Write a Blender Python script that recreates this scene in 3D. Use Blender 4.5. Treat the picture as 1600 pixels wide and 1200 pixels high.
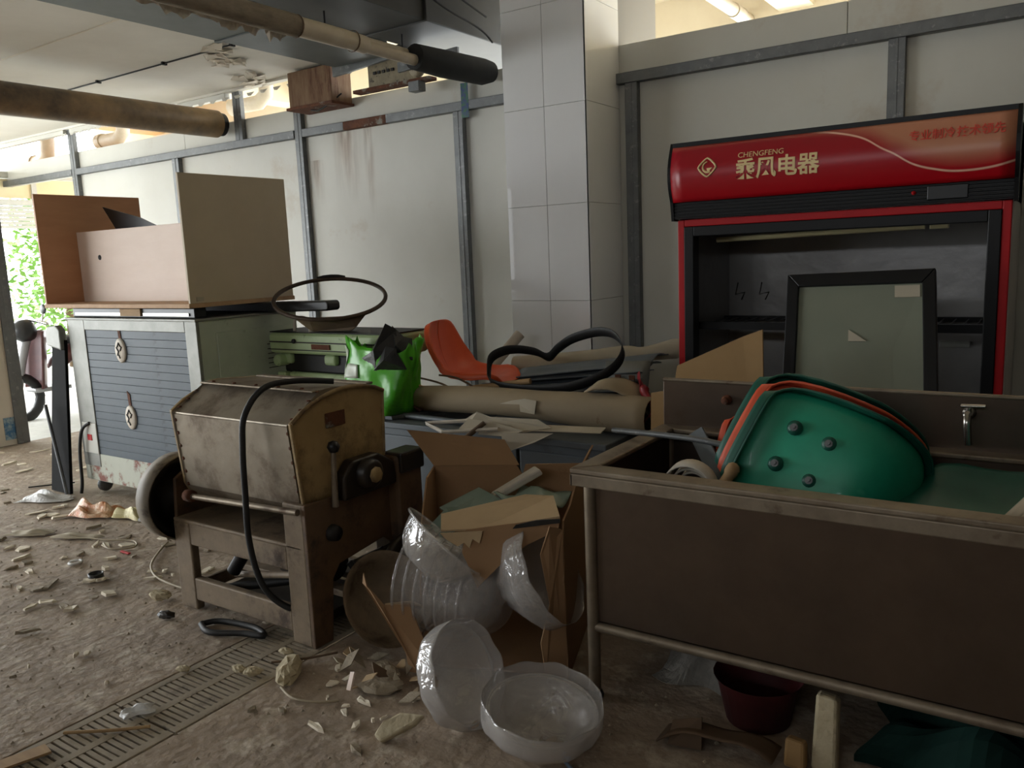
import bpy, math, random
from mathutils import Vector, Matrix
random.seed(7)
sc = bpy.context.scene
for o in list(bpy.data.objects): bpy.data.objects.remove(o)
col = sc.collection

# ------------------------------------------------------------------ camera, sky, daylight, exposure
def look_matrix():
    f, r, u = Vector((-.5547, .8172, -.1562)), Vector((.8304, .5557, -.0412)), Vector((-.0531, .1527, .9869))
    f.normalize(); r = (r - f * r.dot(f)).normalized(); u = r.cross(f)
    m = Matrix((r, u, -f)).transposed().to_4x4(); m.translation = (0, 0, 1.5)
    return m
cam = bpy.data.cameras.new('camera'); cam_o = bpy.data.objects.new('camera', cam); col.objects.link(cam_o)
cam.sensor_width = 36; cam.lens = 1272.6 / 1600 * 36; cam.clip_start = .02; cam.clip_end = 200
cam_o.matrix_world = look_matrix(); sc.camera = cam_o

w = bpy.data.worlds.new('sky'); sc.world = w; w.use_nodes = True
bg = w.node_tree.nodes['Background']
bg.inputs[0].default_value = (.93, .97, 1, 1); bg.inputs[1].default_value = 10.5
def portal(name, loc, rot, sx, sy):
    l = bpy.data.lights.new(name, 'AREA'); l.shape = 'RECTANGLE'; l.size = sx; l.size_y = sy; l.energy = 1
    l.cycles.is_portal = True
    o = bpy.data.objects.new(name, l); col.objects.link(o); o.location = loc; o.rotation_euler = rot
    return o
H = math.pi / 2
portal('daylight_shopfront', (-7.9, .1, 1.3), (0, -H, 0), 2.6, 5.8)
portal('daylight_doorway', (-12.4, 5.2, 1.2), (0, -H, 0), 3.2, 5.0)
portal('daylight_back_room', (-4.5, 9.9, 2.2), (-H, 0, 0), 12, 2.8)
portal('added_slit_daylight', (-2.0, -5.05, 3.05), (H, 0, 0), 6.0, .3)  # sky portal for an unseen slit, added to brighten the right side
vs = sc.view_settings
vs.view_transform = 'Standard'; vs.look = 'None'; vs.gamma = 1; vs.use_curve_mapping = False; vs.exposure = 0.0
sc.cycles.max_bounces = 8; sc.cycles.diffuse_bounces = 5; sc.cycles.transparent_max_bounces = 16

# ------------------------------------------------------------------ materials
def lin(c): return tuple(((v / 255) / 12.92 if v / 255 <= .04045 else ((v / 255 + .055) / 1.055) ** 2.4) for v in c) + (1,)
def pm(name, c, c2=None, rough=.6, metal=0., scale=6, amt=.5, c3=None, c3scale=3, c3lo=.55, c3hi=.65, bump=0., bscale=40, alpha=1., trans=0., coat=0., stretch=(1, 1, 1), detail=6, rvar=0., spec=.5, coord='Object'):
    m = bpy.data.materials.new(name); m.use_nodes = True
    nt = m.node_tree; N = nt.nodes; L = nt.links; b = N['Principled BSDF']
    b.inputs['Roughness'].default_value = rough; b.inputs['Metallic'].default_value = metal
    b.inputs['Alpha'].default_value = alpha; b.inputs['Transmission Weight'].default_value = trans
    b.inputs['Coat Weight'].default_value = coat; b.inputs['Specular IOR Level'].default_value = spec
    b.inputs['Base Color'].default_value = lin(c)
    geo = N.new('ShaderNodeNewGeometry') if coord == 'World' else N.new('ShaderNodeTexCoord')
    mp = N.new('ShaderNodeMapping'); mp.inputs['Scale'].default_value = stretch
    L.new(geo.outputs['Position' if coord == 'World' else coord], mp.inputs[0])
    out = None
    if c2:
        n = N.new('ShaderNodeTexNoise'); n.inputs['Scale'].default_value = scale; n.inputs['Detail'].default_value = detail
        n.inputs['Roughness'].default_value = .65
        L.new(mp.outputs[0], n.inputs['Vector'])
        r = N.new('ShaderNodeMapRange'); r.inputs[1].default_value = .5 - amt / 2; r.inputs[2].default_value = .5 + amt / 2
        L.new(n.outputs[0], r.inputs[0])
        mx = N.new('ShaderNodeMix'); mx.data_type = 'RGBA'
        mx.inputs[6].default_value = lin(c); mx.inputs[7].default_value = lin(c2)
        L.new(r.outputs[0], mx.inputs[0]); out = mx.outputs[2]
        if rvar:
            rr = N.new('ShaderNodeMapRange'); rr.inputs[3].default_value = rough - rvar; rr.inputs[4].default_value = rough + rvar
            L.new(n.outputs[0], rr.inputs[0]); L.new(rr.outputs[0], b.inputs['Roughness'])
    if c3:
        n = N.new('ShaderNodeTexNoise'); n.inputs['Scale'].default_value = c3scale; n.inputs['Detail'].default_value = 8
        n.inputs['Roughness'].default_value = .7
        L.new(mp.outputs[0], n.inputs['Vector'])
        r = N.new('ShaderNodeMapRange'); r.inputs[1].default_value = c3lo; r.inputs[2].default_value = c3hi
        L.new(n.outputs[0], r.inputs[0])
        mx = N.new('ShaderNodeMix'); mx.data_type = 'RGBA'
        if out: L.new(out, mx.inputs[6])
        else: mx.inputs[6].default_value = lin(c)
        mx.inputs[7].default_value = lin(c3); L.new(r.outputs[0], mx.inputs[0]); out = mx.outputs[2]
    if out: L.new(out, b.inputs['Base Color'])
    if bump:
        n = N.new('ShaderNodeTexNoise'); n.inputs['Scale'].default_value = bscale; n.inputs['Detail'].default_value = 8
        L.new(mp.outputs[0], n.inputs['Vector'])
        bp = N.new('ShaderNodeBump'); bp.inputs['Strength'].default_value = bump; bp.inputs['Distance'].default_value = .02
        L.new(n.outputs[0], bp.inputs['Height']); L.new(bp.outputs[0], b.inputs['Normal'])
    return m
M = {}
def dm(k, *a, **kw): M[k] = pm(k, *a, **kw)
dm('floor', (178, 160, 140), (132, 117, 102), rough=.8, scale=2.2, amt=.5, c3=(204, 192, 174), c3scale=7, c3lo=.52, c3hi=.72, bump=.5, bscale=22, coord='World')
dm('outdoor_ground', (205, 205, 200), (180, 180, 176), rough=.9, coord='World')
dm('panel', (205, 204, 196), (190, 188, 178), rough=.55, scale=1.3, amt=.6, bump=.03, bscale=8, coord='World', c3=(176, 160, 138), c3scale=1.1, c3lo=.6, c3hi=.8)
dm('plaster', (220, 212, 198), (200, 190, 174), rough=.85, scale=1.5, bump=.15, bscale=14, coord='World')
dm('ceiling', (222, 218, 208), (204, 199, 188), rough=.85, scale=1.2, coord='World', bump=.05, bscale=10)
dm('high_ceiling', (232, 222, 200), (214, 200, 176), rough=.85, scale=1.0, coord='World')
dm('dim_wall', (84, 78, 70), (70, 64, 58), rough=.9, coord='World')
dm('galv', (122, 124, 124), (94, 96, 97), rough=.5, metal=.45, scale=14, amt=.7, c3=(152, 152, 150), c3scale=25, c3lo=.58, c3hi=.7)
dm('rust', (110, 62, 34), (70, 42, 28), rough=.85, scale=14, amt=.5, c3=(130, 126, 116), c3scale=9, c3lo=.56, c3hi=.64, bump=.3, bscale=50)
dm('tile', (232, 232, 232), (224, 224, 224), rough=.22, scale=1.2, coat=.3, bump=.015, bscale=3)
dm('grout', (150, 146, 140), rough=.9)
dm('duct', (92, 96, 94), (74, 78, 76), rough=.5, metal=.35, scale=5)
dm('duct_dark', (64, 64, 62), (50, 50, 48), rough=.5, metal=.3, scale=4)
dm('pvc', (206, 196, 180), (186, 172, 150), rough=.5, scale=8)
dm('foam_wrap', (150, 138, 120), (110, 98, 84), rough=.8, scale=22, stretch=(1, .4, 1), bump=.3, bscale=30)
dm('foam_black', (26, 26, 26), (40, 40, 38), rough=.85, scale=12)
dm('brown_pipe', (150, 122, 84), (74, 62, 48), rough=.5, scale=2.0, amt=.3, c3=(160, 150, 130), c3scale=4, c3lo=.64, c3hi=.76)
dm('matt_black', (14, 14, 14), (20, 20, 20), rough=.8, scale=10, spec=.15)
dm('rust_stain', (176, 116, 60), (140, 92, 52), rough=.9, scale=8)
dm('rust_box', (132, 106, 80), (98, 66, 44), rough=.8, scale=7, amt=.4, stretch=(3, 3, .6), c3=(84, 46, 28), c3scale=4, c3lo=.55, c3hi=.65)
dm('dark_iron', (34, 32, 31), (22, 21, 20), rough=.55, metal=.3, scale=20)
dm('black_plastic', (20, 20, 21), (28, 28, 29), rough=.38)
dm('black_rubber', (24, 24, 24), (34, 33, 32), rough=.6, scale=15)
dm('steel', (116, 102, 90), (94, 82, 72), rough=.36, metal=.92, scale=3, rvar=.08, c3=(90, 70, 52), c3scale=2.4, c3lo=.6, c3hi=.8)
dm('steel_worn', (150, 138, 120), (112, 98, 82), rough=.5, metal=.6, scale=9, c3=(80, 62, 44), c3scale=6, c3lo=.58, c3hi=.7)
dm('drum_steel', (162, 152, 136), (124, 112, 96), rough=.45, metal=.6, scale=4, c3=(82, 62, 44), c3scale=4, c3lo=.5, c3hi=.72, bump=.12, bscale=18)
dm('yellowed', (176, 150, 104), (140, 114, 74), rough=.5, scale=4, c3=(74, 54, 34), c3scale=3, c3lo=.44, c3hi=.62)
dm('mixer_frame', (140, 122, 98), (104, 88, 70), rough=.65, metal=.15, scale=8, c3=(70, 54, 40), c3scale=6, c3lo=.52, c3hi=.66, bump=.1, bscale=40)
dm('mixer_side', (110, 84, 58), (76, 56, 40), rough=.6, scale=6, c3=(42, 32, 26), c3scale=5, c3lo=.5, c3hi=.66)
dm('grease', (22, 19, 16), (44, 34, 24), rough=.4, scale=18)
dm('guard', (148, 138, 122), (116, 106, 92), rough=.6, scale=8, c3=(66, 56, 46), c3scale=9, c3lo=.55, c3hi=.68)
dm('cab_steel', (140, 140, 134), (116, 116, 110), rough=.5, metal=.45, scale=9, c3=(120, 96, 68), c3scale=5, c3lo=.62, c3hi=.74)
dm('cab_blue', (80, 91, 100), (68, 78, 87), rough=.5, scale=4, c3=(58, 64, 70), c3scale=7, c3lo=.62, c3hi=.7, spec=.35)
dm('cab_green', (186, 194, 178), (166, 174, 158), rough=.55, scale=4, c3=(130, 124, 110), c3scale=7, c3lo=.62, c3hi=.72)
dm('cab_rust', (190, 192, 178), (172, 176, 160), rough=.6, scale=5, c3=(128, 74, 58), c3scale=2.4, c3lo=.47, c3hi=.53)
dm('badge', (214, 206, 192), (190, 176, 156), rough=.6, scale=30)
dm('ink', (40, 34, 30), rough=.7)
dm('mdf_pink', (234, 214, 200), (224, 202, 186), rough=.6, scale=2.4, stretch=(1, 1, 4))
dm('mdf_brown', (196, 146, 108), (178, 128, 92), rough=.55, scale=2.4, stretch=(1, 1, 5))
dm('mdf_grey', (206, 190, 164), (190, 174, 148), rough=.6, scale=2)
dm('mdf_edge', (196, 160, 124), (176, 140, 104), rough=.7, scale=20)
dm('glass_green', (132, 136, 120), (122, 128, 112), rough=.25, scale=2, alpha=.95)
dm('red_frame', (190, 22, 28), (172, 16, 22), rough=.45, scale=3, spec=.3)
dm('fridge_black', (12, 12, 13), (18, 18, 19), rough=.4, spec=.3)
dm('fridge_in', (150, 148, 146), (128, 126, 126), rough=.38, metal=.6, scale=3, bump=.25, bscale=6)
dm('fridge_side', (196, 194, 190), (184, 182, 178), rough=.5)
dm('lamp_tube', (190, 180, 140), rough=.4)
dm('teal', (38, 158, 124), (30, 140, 110), rough=.4, scale=8, c3=(96, 186, 158), c3scale=3, c3lo=.58, c3hi=.72, coat=.1)
dm('teal_dark', (22, 92, 74), (16, 74, 60), rough=.45, scale=8)
dm('orange', (236, 102, 52), (220, 86, 42), rough=.4, scale=5, coat=.15)
dm('orange_dusty', (222, 96, 60), (196, 70, 40), rough=.5, scale=5)
dm('pale_green', (168, 186, 140), (148, 168, 122), rough=.5, scale=6, c3=(64, 64, 46), c3scale=6, c3lo=.6, c3hi=.68)
dm('hoop', (92, 74, 58), (58, 46, 38), rough=.6, metal=.4, scale=12)
dm('bag_green', (92, 186, 44), (66, 156, 34), rough=.3, scale=5, c3=(30, 92, 22), c3scale=4, c3lo=.58, c3hi=.7, bump=.25, bscale=9)
dm('bag_white', (214, 220, 204), (196, 204, 186), rough=.35)
dm('black_film', (24, 24, 24), (46, 46, 44), rough=.35, scale=9, bump=.4, bscale=14)
dm('cardboard', (158, 124, 90), (142, 110, 78), rough=.85, scale=3, c3=(116, 86, 60), c3scale=4, c3lo=.6, c3hi=.74)
dm('cardboard_pale', (188, 164, 128), (172, 146, 112), rough=.85, scale=3, c3=(130, 108, 80), c3scale=5, c3lo=.62, c3hi=.72)
dm('cardboard_tan', (166, 134, 90), (150, 118, 78), rough=.85, scale=3)
dm('paper_roll', (156, 140, 114), (138, 122, 98), rough=.8, scale=3, c3=(104, 70, 38), c3scale=3.4, c3lo=.66, c3hi=.73)
dm('paper', (186, 176, 156), (168, 158, 138), rough=.85, scale=4)
dm('wood', (176, 146, 104), (148, 116, 80), rough=.75, scale=6, stretch=(1, 6, 6))
dm('wood_dark', (110, 88, 66), (84, 66, 50), rough=.8, scale=6)
dm('grey_paint', (104, 110, 114), (88, 94, 98), rough=.55, metal=.2, scale=3, c3=(78, 74, 66), c3scale=4, c3lo=.6, c3hi=.72)
dm('blue_sheet', (118, 126, 132), (90, 98, 104), rough=.45, metal=.3, scale=3, stretch=(1, 3, 3))
dm('red_cloth', (84, 18, 22), (58, 12, 15), rough=.7, scale=10)
dm('film', (224, 220, 216), (206, 202, 200), rough=.12, scale=9)
dm('film_dense', (232, 228, 224), (214, 210, 208), rough=.1, scale=7)
dm('concrete', (164, 152, 132), (136, 124, 106), rough=.9, scale=9, bump=.5, bscale=30)
dm('chip', (236, 226, 206), (212, 200, 178), rough=.85, scale=20, bump=.2, bscale=60)
dm('foam', (196, 184, 156), (172, 158, 128), rough=.9, scale=15, bump=.4, bscale=40)
dm('grate', (164, 152, 132), (132, 120, 102), rough=.8, scale=12, c3=(96, 84, 70), c3scale=8, c3lo=.58, c3hi=.68)
dm('white_film', (224, 224, 222), (204, 204, 202), rough=.4, scale=14, bump=.6, bscale=30)
dm('orange_film', (206, 122, 64), (224, 196, 160), rough=.4, scale=18, amt=.3, bump=.5, bscale=30)
dm('cream_film', (222, 212, 160), (200, 188, 140), rough=.5, scale=14, bump=.5, bscale=30)
dm('grey_film', (140, 136, 128), (100, 96, 90), rough=.6, scale=18, bump=.6, bscale=30)
dm('scooter_white', (150, 150, 152), (130, 130, 132), rough=.25)
dm('maroon', (92, 50, 48), (70, 36, 36), rough=.4)
dm('leaf', (120, 160, 70), (84, 128, 48), rough=.6, scale=1.5)
dm('leaf_pale', (176, 200, 130), (140, 172, 96), rough=.6, scale=1.5)
dm('bark', (110, 90, 66), (84, 66, 48), rough=.9)
dm('soffit', (214, 170, 96), (196, 150, 80), rough=.7, coord='World')
dm('shutter', (196, 196, 188), (176, 176, 168), rough=.5)
dm('glass', (190, 200, 196), rough=.08, alpha=.35)
dm('cream', (226, 214, 176), (210, 196, 156), rough=.7, scale=1)
dm('sticker_green', (44, 96, 70), (36, 60, 110), rough=.5, scale=30, amt=.1)
dm('sticker_blue', (60, 110, 150), (150, 170, 180), rough=.6, scale=20, amt=.15)
dm('pcb', (150, 138, 110), (116, 104, 84), rough=.6, scale=24, c3=(60, 50, 40), c3scale=28, c3lo=.6, c3hi=.62)
dm('gold_print', (232, 206, 150), rough=.4)
dm('red_print', (206, 70, 56), rough=.4)
dm('glass_shard', (150, 170, 158), (120, 140, 130), rough=.15, alpha=.8)
dm('chrome', (190, 186, 178), (150, 146, 138), rough=.22, metal=1., scale=20)
dm('tarp_green', (20, 54, 47), (13, 38, 34), rough=.85, scale=8, spec=.2)
dm('blue_hose', (120, 138, 158), rough=.4)
dm('wire', (170, 156, 132), (150, 136, 112), rough=.6)
dm('strap_white', (206, 198, 184), (180, 170, 154), rough=.6, scale=12)

def stain_fade(m, k, stretch):
    nt = m.node_tree; N = nt.nodes; L = nt.links; tc = N.new('ShaderNodeTexCoord'); sp = N.new('ShaderNodeSeparateXYZ'); L.new(tc.outputs['Generated'], sp.inputs[0])
    mp = N.new('ShaderNodeMapping'); mp.inputs['Scale'].default_value = stretch; L.new(tc.outputs['Object'], mp.inputs[0])
    n = N.new('ShaderNodeTexNoise'); n.inputs['Scale'].default_value = 9; n.inputs['Detail'].default_value = 5; L.new(mp.outputs[0], n.inputs['Vector'])
    a = N.new('ShaderNodeMath'); a.operation = 'PINGPONG'; a.inputs[1].default_value = .5; L.new(sp.outputs[0], a.inputs[0])
    b = N.new('ShaderNodeMath'); b.operation = 'MULTIPLY'; L.new(a.outputs[0], b.inputs[0]); L.new(sp.outputs[2], b.inputs[1])
    r = N.new('ShaderNodeMapRange'); r.inputs[1].default_value = .38; r.inputs[2].default_value = .75; L.new(n.outputs[0], r.inputs[0])
    c = N.new('ShaderNodeMath'); c.operation = 'MULTIPLY'; L.new(b.outputs[0], c.inputs[0]); L.new(r.outputs[0], c.inputs[1])
    d = N.new('ShaderNodeMath'); d.operation = 'MULTIPLY'; d.use_clamp = True; d.inputs[1].default_value = k; L.new(c.outputs[0], d.inputs[0])
    L.new(d.outputs[0], N['Principled BSDF'].inputs['Alpha'])
def film(name, fac, bs):
    m = M[name]; nt = m.node_tree; N = nt.nodes; L = nt.links; P = N['Principled BSDF']; P.inputs['Alpha'].default_value = 1; P.inputs['Roughness'].default_value = .5; P.inputs['Specular IOR Level'].default_value = .1
    tr = N.new('ShaderNodeBsdfTransparent'); tr.inputs[0].default_value = (.99, .99, .99, 1); gl = N.new('ShaderNodeBsdfGlossy'); gl.inputs['Roughness'].default_value = .09
    fr = N.new('ShaderNodeLayerWeight'); fr.inputs[0].default_value = .25; pw = N.new('ShaderNodeMath'); pw.operation = 'MULTIPLY_ADD'; pw.inputs[1].default_value = .45; pw.inputs[2].default_value = .05; L.new(fr.outputs['Facing'], pw.inputs[0])
    tc = N.new('ShaderNodeTexCoord'); n = N.new('ShaderNodeTexNoise'); n.inputs['Scale'].default_value = bs; n.inputs['Detail'].default_value = 3; n.inputs['Distortion'].default_value = 1.2; L.new(tc.outputs['Object'], n.inputs['Vector'])
    bp = N.new('ShaderNodeBump'); bp.inputs['Strength'].default_value = .9; bp.inputs['Distance'].default_value = .02; L.new(n.outputs[0], bp.inputs['Height'])
    L.new(bp.outputs[0], gl.inputs['Normal']); L.new(bp.outputs[0], fr.inputs['Normal'])
    a = N.new('ShaderNodeMixShader'); a.inputs[0].default_value = fac; L.new(tr.outputs[0], a.inputs[1]); L.new(P.outputs[0], a.inputs[2])
    b = N.new('ShaderNodeMixShader'); L.new(pw.outputs[0], b.inputs[0]); L.new(a.outputs[0], b.inputs[1]); L.new(gl.outputs[0], b.inputs[2]); L.new(b.outputs[0], N['Material Output'].inputs[0])
film('film', .2, 16); film('film_dense', .3, 12)
stain_fade(M['rust_stain'], 1.7, (2.2, 1, .25))
# ------------------------------------------------------------------ mesh helpers
WL = {}
class MB:
    def __init__(s): s.v = []; s.f = []; s.sm = []; s.M = None
    def add(s, vs, fs, smooth=False):
        b = len(s.v)
        for p in vs:
            p = Vector(p); s.v.append(s.M @ p if s.M else p)
        for f in fs: s.f.append([i + b for i in f]); s.sm.append(smooth)
        return s
    def box(s, x0, y0, z0, x1, y1, z1):
        return s.add([(x0, y0, z0), (x1, y0, z0), (x1, y1, z0), (x0, y1, z0), (x0, y0, z1), (x1, y0, z1), (x1, y1, z1), (x0, y1, z1)],
                     [(0, 3, 2, 1), (4, 5, 6, 7), (0, 1, 5, 4), (1, 2, 6, 5), (2, 3, 7, 6), (3, 0, 4, 7)])
    def tube(s, pts, r, n=10, caps=True, smooth=True, closed=False):
        P = [Vector(p) for p in pts]; k = len(P); R = r if isinstance(r, (list, tuple)) else [r] * k
        T = []
        for i in range(k):
            a = P[i - 1] if (i or closed) else P[i]; b = P[(i + 1) % k] if (i < k - 1 or closed) else P[i]
            T.append((b - a).normalized())
        u = T[0].orthogonal().normalized(); V = []; F = []
        for i in range(k):
            u = (u - T[i] * u.dot(T[i])).normalized(); w_ = T[i].cross(u)
            for j in range(n):
                a = 2 * math.pi * j / n; V.append(P[i] + (u * math.cos(a) + w_ * math.sin(a)) * R[i])
        for i in range(k if closed else k - 1):
            for j in range(n):
                a, b = i * n + j, i * n + (j + 1) % n; c, d = ((i + 1) % k) * n + (j + 1) % n, ((i + 1) % k) * n + j
                F.append((a, b, c, d))
        s.add(V, F, smooth)
        if caps and not closed: s.add(V[:n][::-1], [list(range(n))]); s.add(V[-n:], [list(range(n))])
        return s
    def lathe(s, prof, n=28, axis='z', c=(0, 0, 0), smooth=True):
        V = []; F = []; c = Vector(c)
        for r, h in prof:
            for j in range(n):
                a = 2 * math.pi * j / n; x, y = r * math.cos(a), r * math.sin(a)
                p = {'z': (x, y, h), 'x': (h, x, y), 'y': (x, h, y)}[axis]; V.append(c + Vector(p))
        for i in range(len(prof) - 1):
            for j in range(n): F.append((i * n + j, i * n + (j + 1) % n, (i + 1) * n + (j + 1) % n, (i + 1) * n + j))
        return s.add(V, F, smooth)
    def poly(s, pts, t, d=None):
        P = [Vector(p) for p in pts]
        if d is None:
            n = Vector((0, 0, 0))
            for i in range(len(P)): n += P[i].cross(P[(i + 1) % len(P)])
            d = n.normalized()
        d = Vector(d).normalized() * t; k = len(P)
        return s.add([p - d / 2 for p in P] + [p + d / 2 for p in P],
                     [list(range(k))[::-1], list(range(k, 2 * k))] + [(i, (i + 1) % k, k + (i + 1) % k, k + i) for i in range(k)])
    def sheet(s, fn, nu, nv, t=.004, smooth=True, cu=False):
        G = [[Vector(fn(i / nu, j / nv)) for j in range(nv + 1)] for i in range(nu + 1)]
        Nn = [[None] * (nv + 1) for _ in range(nu + 1)]
        for i in range(nu + 1):
            for j in range(nv + 1):
                a = G[min(i + 1, nu)][j] - G[max(i - 1, 0)][j]; b = G[i][min(j + 1, nv)] - G[i][max(j - 1, 0)]
                n = a.cross(b); Nn[i][j] = n.normalized() if n.length > 1e-9 else Vector((0, 0, 1))
        k = nv + 1; V = [G[i][j] + Nn[i][j] * t / 2 for i in range(nu + 1) for j in range(k)] + [G[i][j] - Nn[i][j] * t / 2 for i in range(nu + 1) for j in range(k)]
        o = (nu + 1) * k; F = []; E = []
        for i in range(nu):
            for j in range(nv):
                F.append((i * k + j, (i + 1) * k + j, (i + 1) * k + j + 1, i * k + j + 1))
                F.append((o + i * k + j, o + i * k + j + 1, o + (i + 1) * k + j + 1, o + (i + 1) * k + j))
        for i in range(nu):
            for j in (0, nv):
                q = (i * k + j, o + i * k + j, o + (i + 1) * k + j, (i + 1) * k + j); E.append(q if j == 0 else q[::-1])
        for j in range(nv):
            for i in (0, nu):
                q = (i * k + j, i * k + j + 1, o + i * k + j + 1, o + i * k + j); E.append(q if i == 0 else q[::-1])
        return s.add(V, F + E, smooth)
    def ribbon(s, pts, widths, t=.003):
        P = [Vector(p) for p in pts]; Wd = [Vector(x) for x in widths] if isinstance(widths, list) else [Vector(widths)] * len(P)
        n = len(P) - 1
        return s.sheet(lambda u, v: P[round(u * n)] + Wd[round(u * n)] * (v - .5), n, 2, t)
    def build(s, name, mat, parent=None, bevel=0., seg=2, autosmooth=True):
        xs = [p.x for p in s.v]; ys = [p.y for p in s.v]; zs = [p.z for p in s.v]
        o0 = Vector(((min(xs) + max(xs)) / 2, (min(ys) + max(ys)) / 2, min(zs)))
        me = bpy.data.meshes.new(name); me.from_pydata([p - o0 for p in s.v], [], s.f)
        me.polygons.foreach_set('use_smooth', s.sm); me.update()
        me.materials.append(M[mat] if isinstance(mat, str) else mat)
        o = bpy.data.objects.new(name, me); col.objects.link(o); WL[o] = o0
        if parent is not None: o.parent = parent; o.location = o0 - WL[parent]
        else: o.location = o0
        if bevel:
            b = o.modifiers.new('bevel', 'BEVEL'); b.width = bevel; b.segments = seg; b.limit_method = 'ANGLE'
        return o
def spline(pts, n=8):
    P = [Vector(p) for p in pts]; out = []
    for i in range(len(P) - 1):
        a = P[max(i - 1, 0)]; b = P[i]; c = P[i + 1]; d = P[min(i + 2, len(P) - 1)]
        for k in range(n):
            t = k / n
            out.append(.5 * ((2 * b) + (c - a) * t + (2 * a - 5 * b + 4 * c - d) * t * t + (3 * b - a - 3 * c + d) * t ** 3))
    return out + [P[-1]]
def thing(name, label, cat, loc, group=None):
    o = bpy.data.objects.new(name, None); col.objects.link(o); o.location = loc; WL[o] = Vector(loc); o.empty_display_size = .1
    return tag(o, label, cat, group)
def tag(o, label, cat, group=None):
    o['label'] = label; o['category'] = cat
    if group: o['group'] = group
    return o
def struct(o): o['kind'] = 'structure'; return o
def B(*a): return MB().box(*a)
def copy_tree(o, parent=None):
    c = o.copy(); col.objects.link(c); c.parent = parent; WL[c] = WL.get(o, Vector())
    for ch in [x for x in o.children]: copy_tree(ch, c)
    return c
def Rm(loc, rx=0, ry=0, rz=0, s=1):
    return Matrix.Translation(loc) @ Matrix.Rotation(math.radians(rz), 4, 'Z') @ Matrix.Rotation(math.radians(ry), 4, 'Y') @ Matrix.Rotation(math.radians(rx), 4, 'X') @ Matrix.Scale(s, 4)

# ------------------------------------------------------------------ the room
DX0, DX1 = -2.705, -2.335                      # drain channel
def floor_mesh():
    m = MB()
    # tiled grid with gentle unevenness, channel left open
    def patch(x0, x1, y0, y1, nx, ny):
        V = []; F = []
        for i in range(nx + 1):
            for j in range(ny + 1):
                x = x0 + (x1 - x0) * i / nx; y = y0 + (y1 - y0) * j / ny
                z = .006 * math.sin(x * 3.1 + y * 1.7) * math.sin(y * 2.3 - x) if 0 < i < nx and 0 < j < ny else 0
                V.append((x, y, z - .004))
        for i in range(nx):
            for j in range(ny): k = i * (ny + 1) + j; F.append((k, k + ny + 1, k + ny + 2, k + 1))
        m.add(V, F, True)
    patch(-7.8, DX0, -5, 5.0, 40, 60); patch(DX1, 2.4, -5, 5.0, 40, 60)
    patch(DX0, DX1, 2.62, 5.0, 3, 12); patch(DX0, DX1, -5, -.6, 3, 12)
    m.box(DX0, -.6, -.16, DX1, 2.62, -.14); m.box(DX0 - .01, -.6, -.16, DX0, 2.62, -.006); m.box(DX1, -.6, -.16, DX1 + .01, 2.62, -.006)
    m.box(DX0, 2.62, -.16, DX1, 2.63, -.006); m.box(DX0, -.61, -.16, DX1, -.6, -.006)
    return m
struct(floor_mesh().build('floor', 'floor'))
struct(B(-40, -20, -.06, -7.8, 30, -.012).build('floor_outside', 'outdoor_ground'))
struct(B(-7.8, 5.05, -.06, 2.4, 10, -.01).build('floor_back_room', 'outdoor_ground'))
WY = 4.95
wall = struct(B(-9.0, WY + .05, 0, 2.4, WY + .09, 2.79).build('wall_back', 'panel'))
posts = [(-8.92, 3.04), (-7.12, 2.575), (-5.39, 3.04), (-3.71, 2.575), (-2.33, 2.575), (-.79, 2.575), (.8, 2.575)]
xs = [-9.0, -7.12, -5.39, -3.71, -2.33, -.79, .8, 2.4]
for a, b in zip(xs[:-1], xs[1:]):
    B(a + .002, WY, .0, b - .002, WY + .05, 2.545).build('panel', 'panel', wall, .003)
xs2 = [-12.4, -9.0, -7.0, -5.39, -3.3, -1.05, .9, 2.4]
for a, b in zip(xs2[:-1], xs2[1:]):
    B(a + .0015, WY, 2.545, b - .0015, WY + .05, 2.79).build('panel', 'panel', wall, .003)
def channel(x, z0, z1, w_=.075, d=.045):
    m = MB(); h = w_ / 2
    m.box(x - h, WY - d, z0, x + h, WY - d + .004, z1)
    m.box(x - h, WY - d, z0, x - h + .004, WY, z1); m.box(x + h - .004, WY - d, z0, x + h, WY, z1)
    m.box(x - .006, WY - d - .003, z0, x + .006, WY - d, z1)
    return m
for x, z in posts:
    channel(x, .0, z if z > 2.6 else 2.545, .085 if x > -6 else .1).build('post', 'galv', wall, .002)
channel(-6.15, 2.6, 3.04, .1).build('post', 'galv', wall, .002)
for a, b in ((-12.4, -8.97), (-8.87, -5.44), (-5.34, -4.86), (-4.86, -4.40), (-4.40, -3.03), (-2.43, .2), (.2, 2.4)):
    m = MB(); m.box(a, WY - .05, 2.545, b, WY - .044, 2.61); m.box(a, WY - .05, 2.545, b, WY, 2.55); m.box(a, WY - .05, 2.605, b, WY, 2.61)
    r_ = m.build('rail', 'rust' if abs(a + 4.86) < .01 else 'galv', wall, .002)
    if abs(a + 4.86) < .01: r_['label'] = 'rusted stretch of the wall rail'

for x0, x1, z0, z1 in ((-5.05, -4.72, 1.95, 2.545), (-5.345, -5.16, 1.95, 2.35), (-4.70, -4.58, 1.75, 2.545)):
    MB().add([(x0, WY - .001, z0), (x1, WY - .001, z0), (x1, WY - .001, z1), (x0, WY - .001, z1)], [(0, 1, 2, 3)]).build('rust_stain', 'rust_stain', wall)
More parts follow.
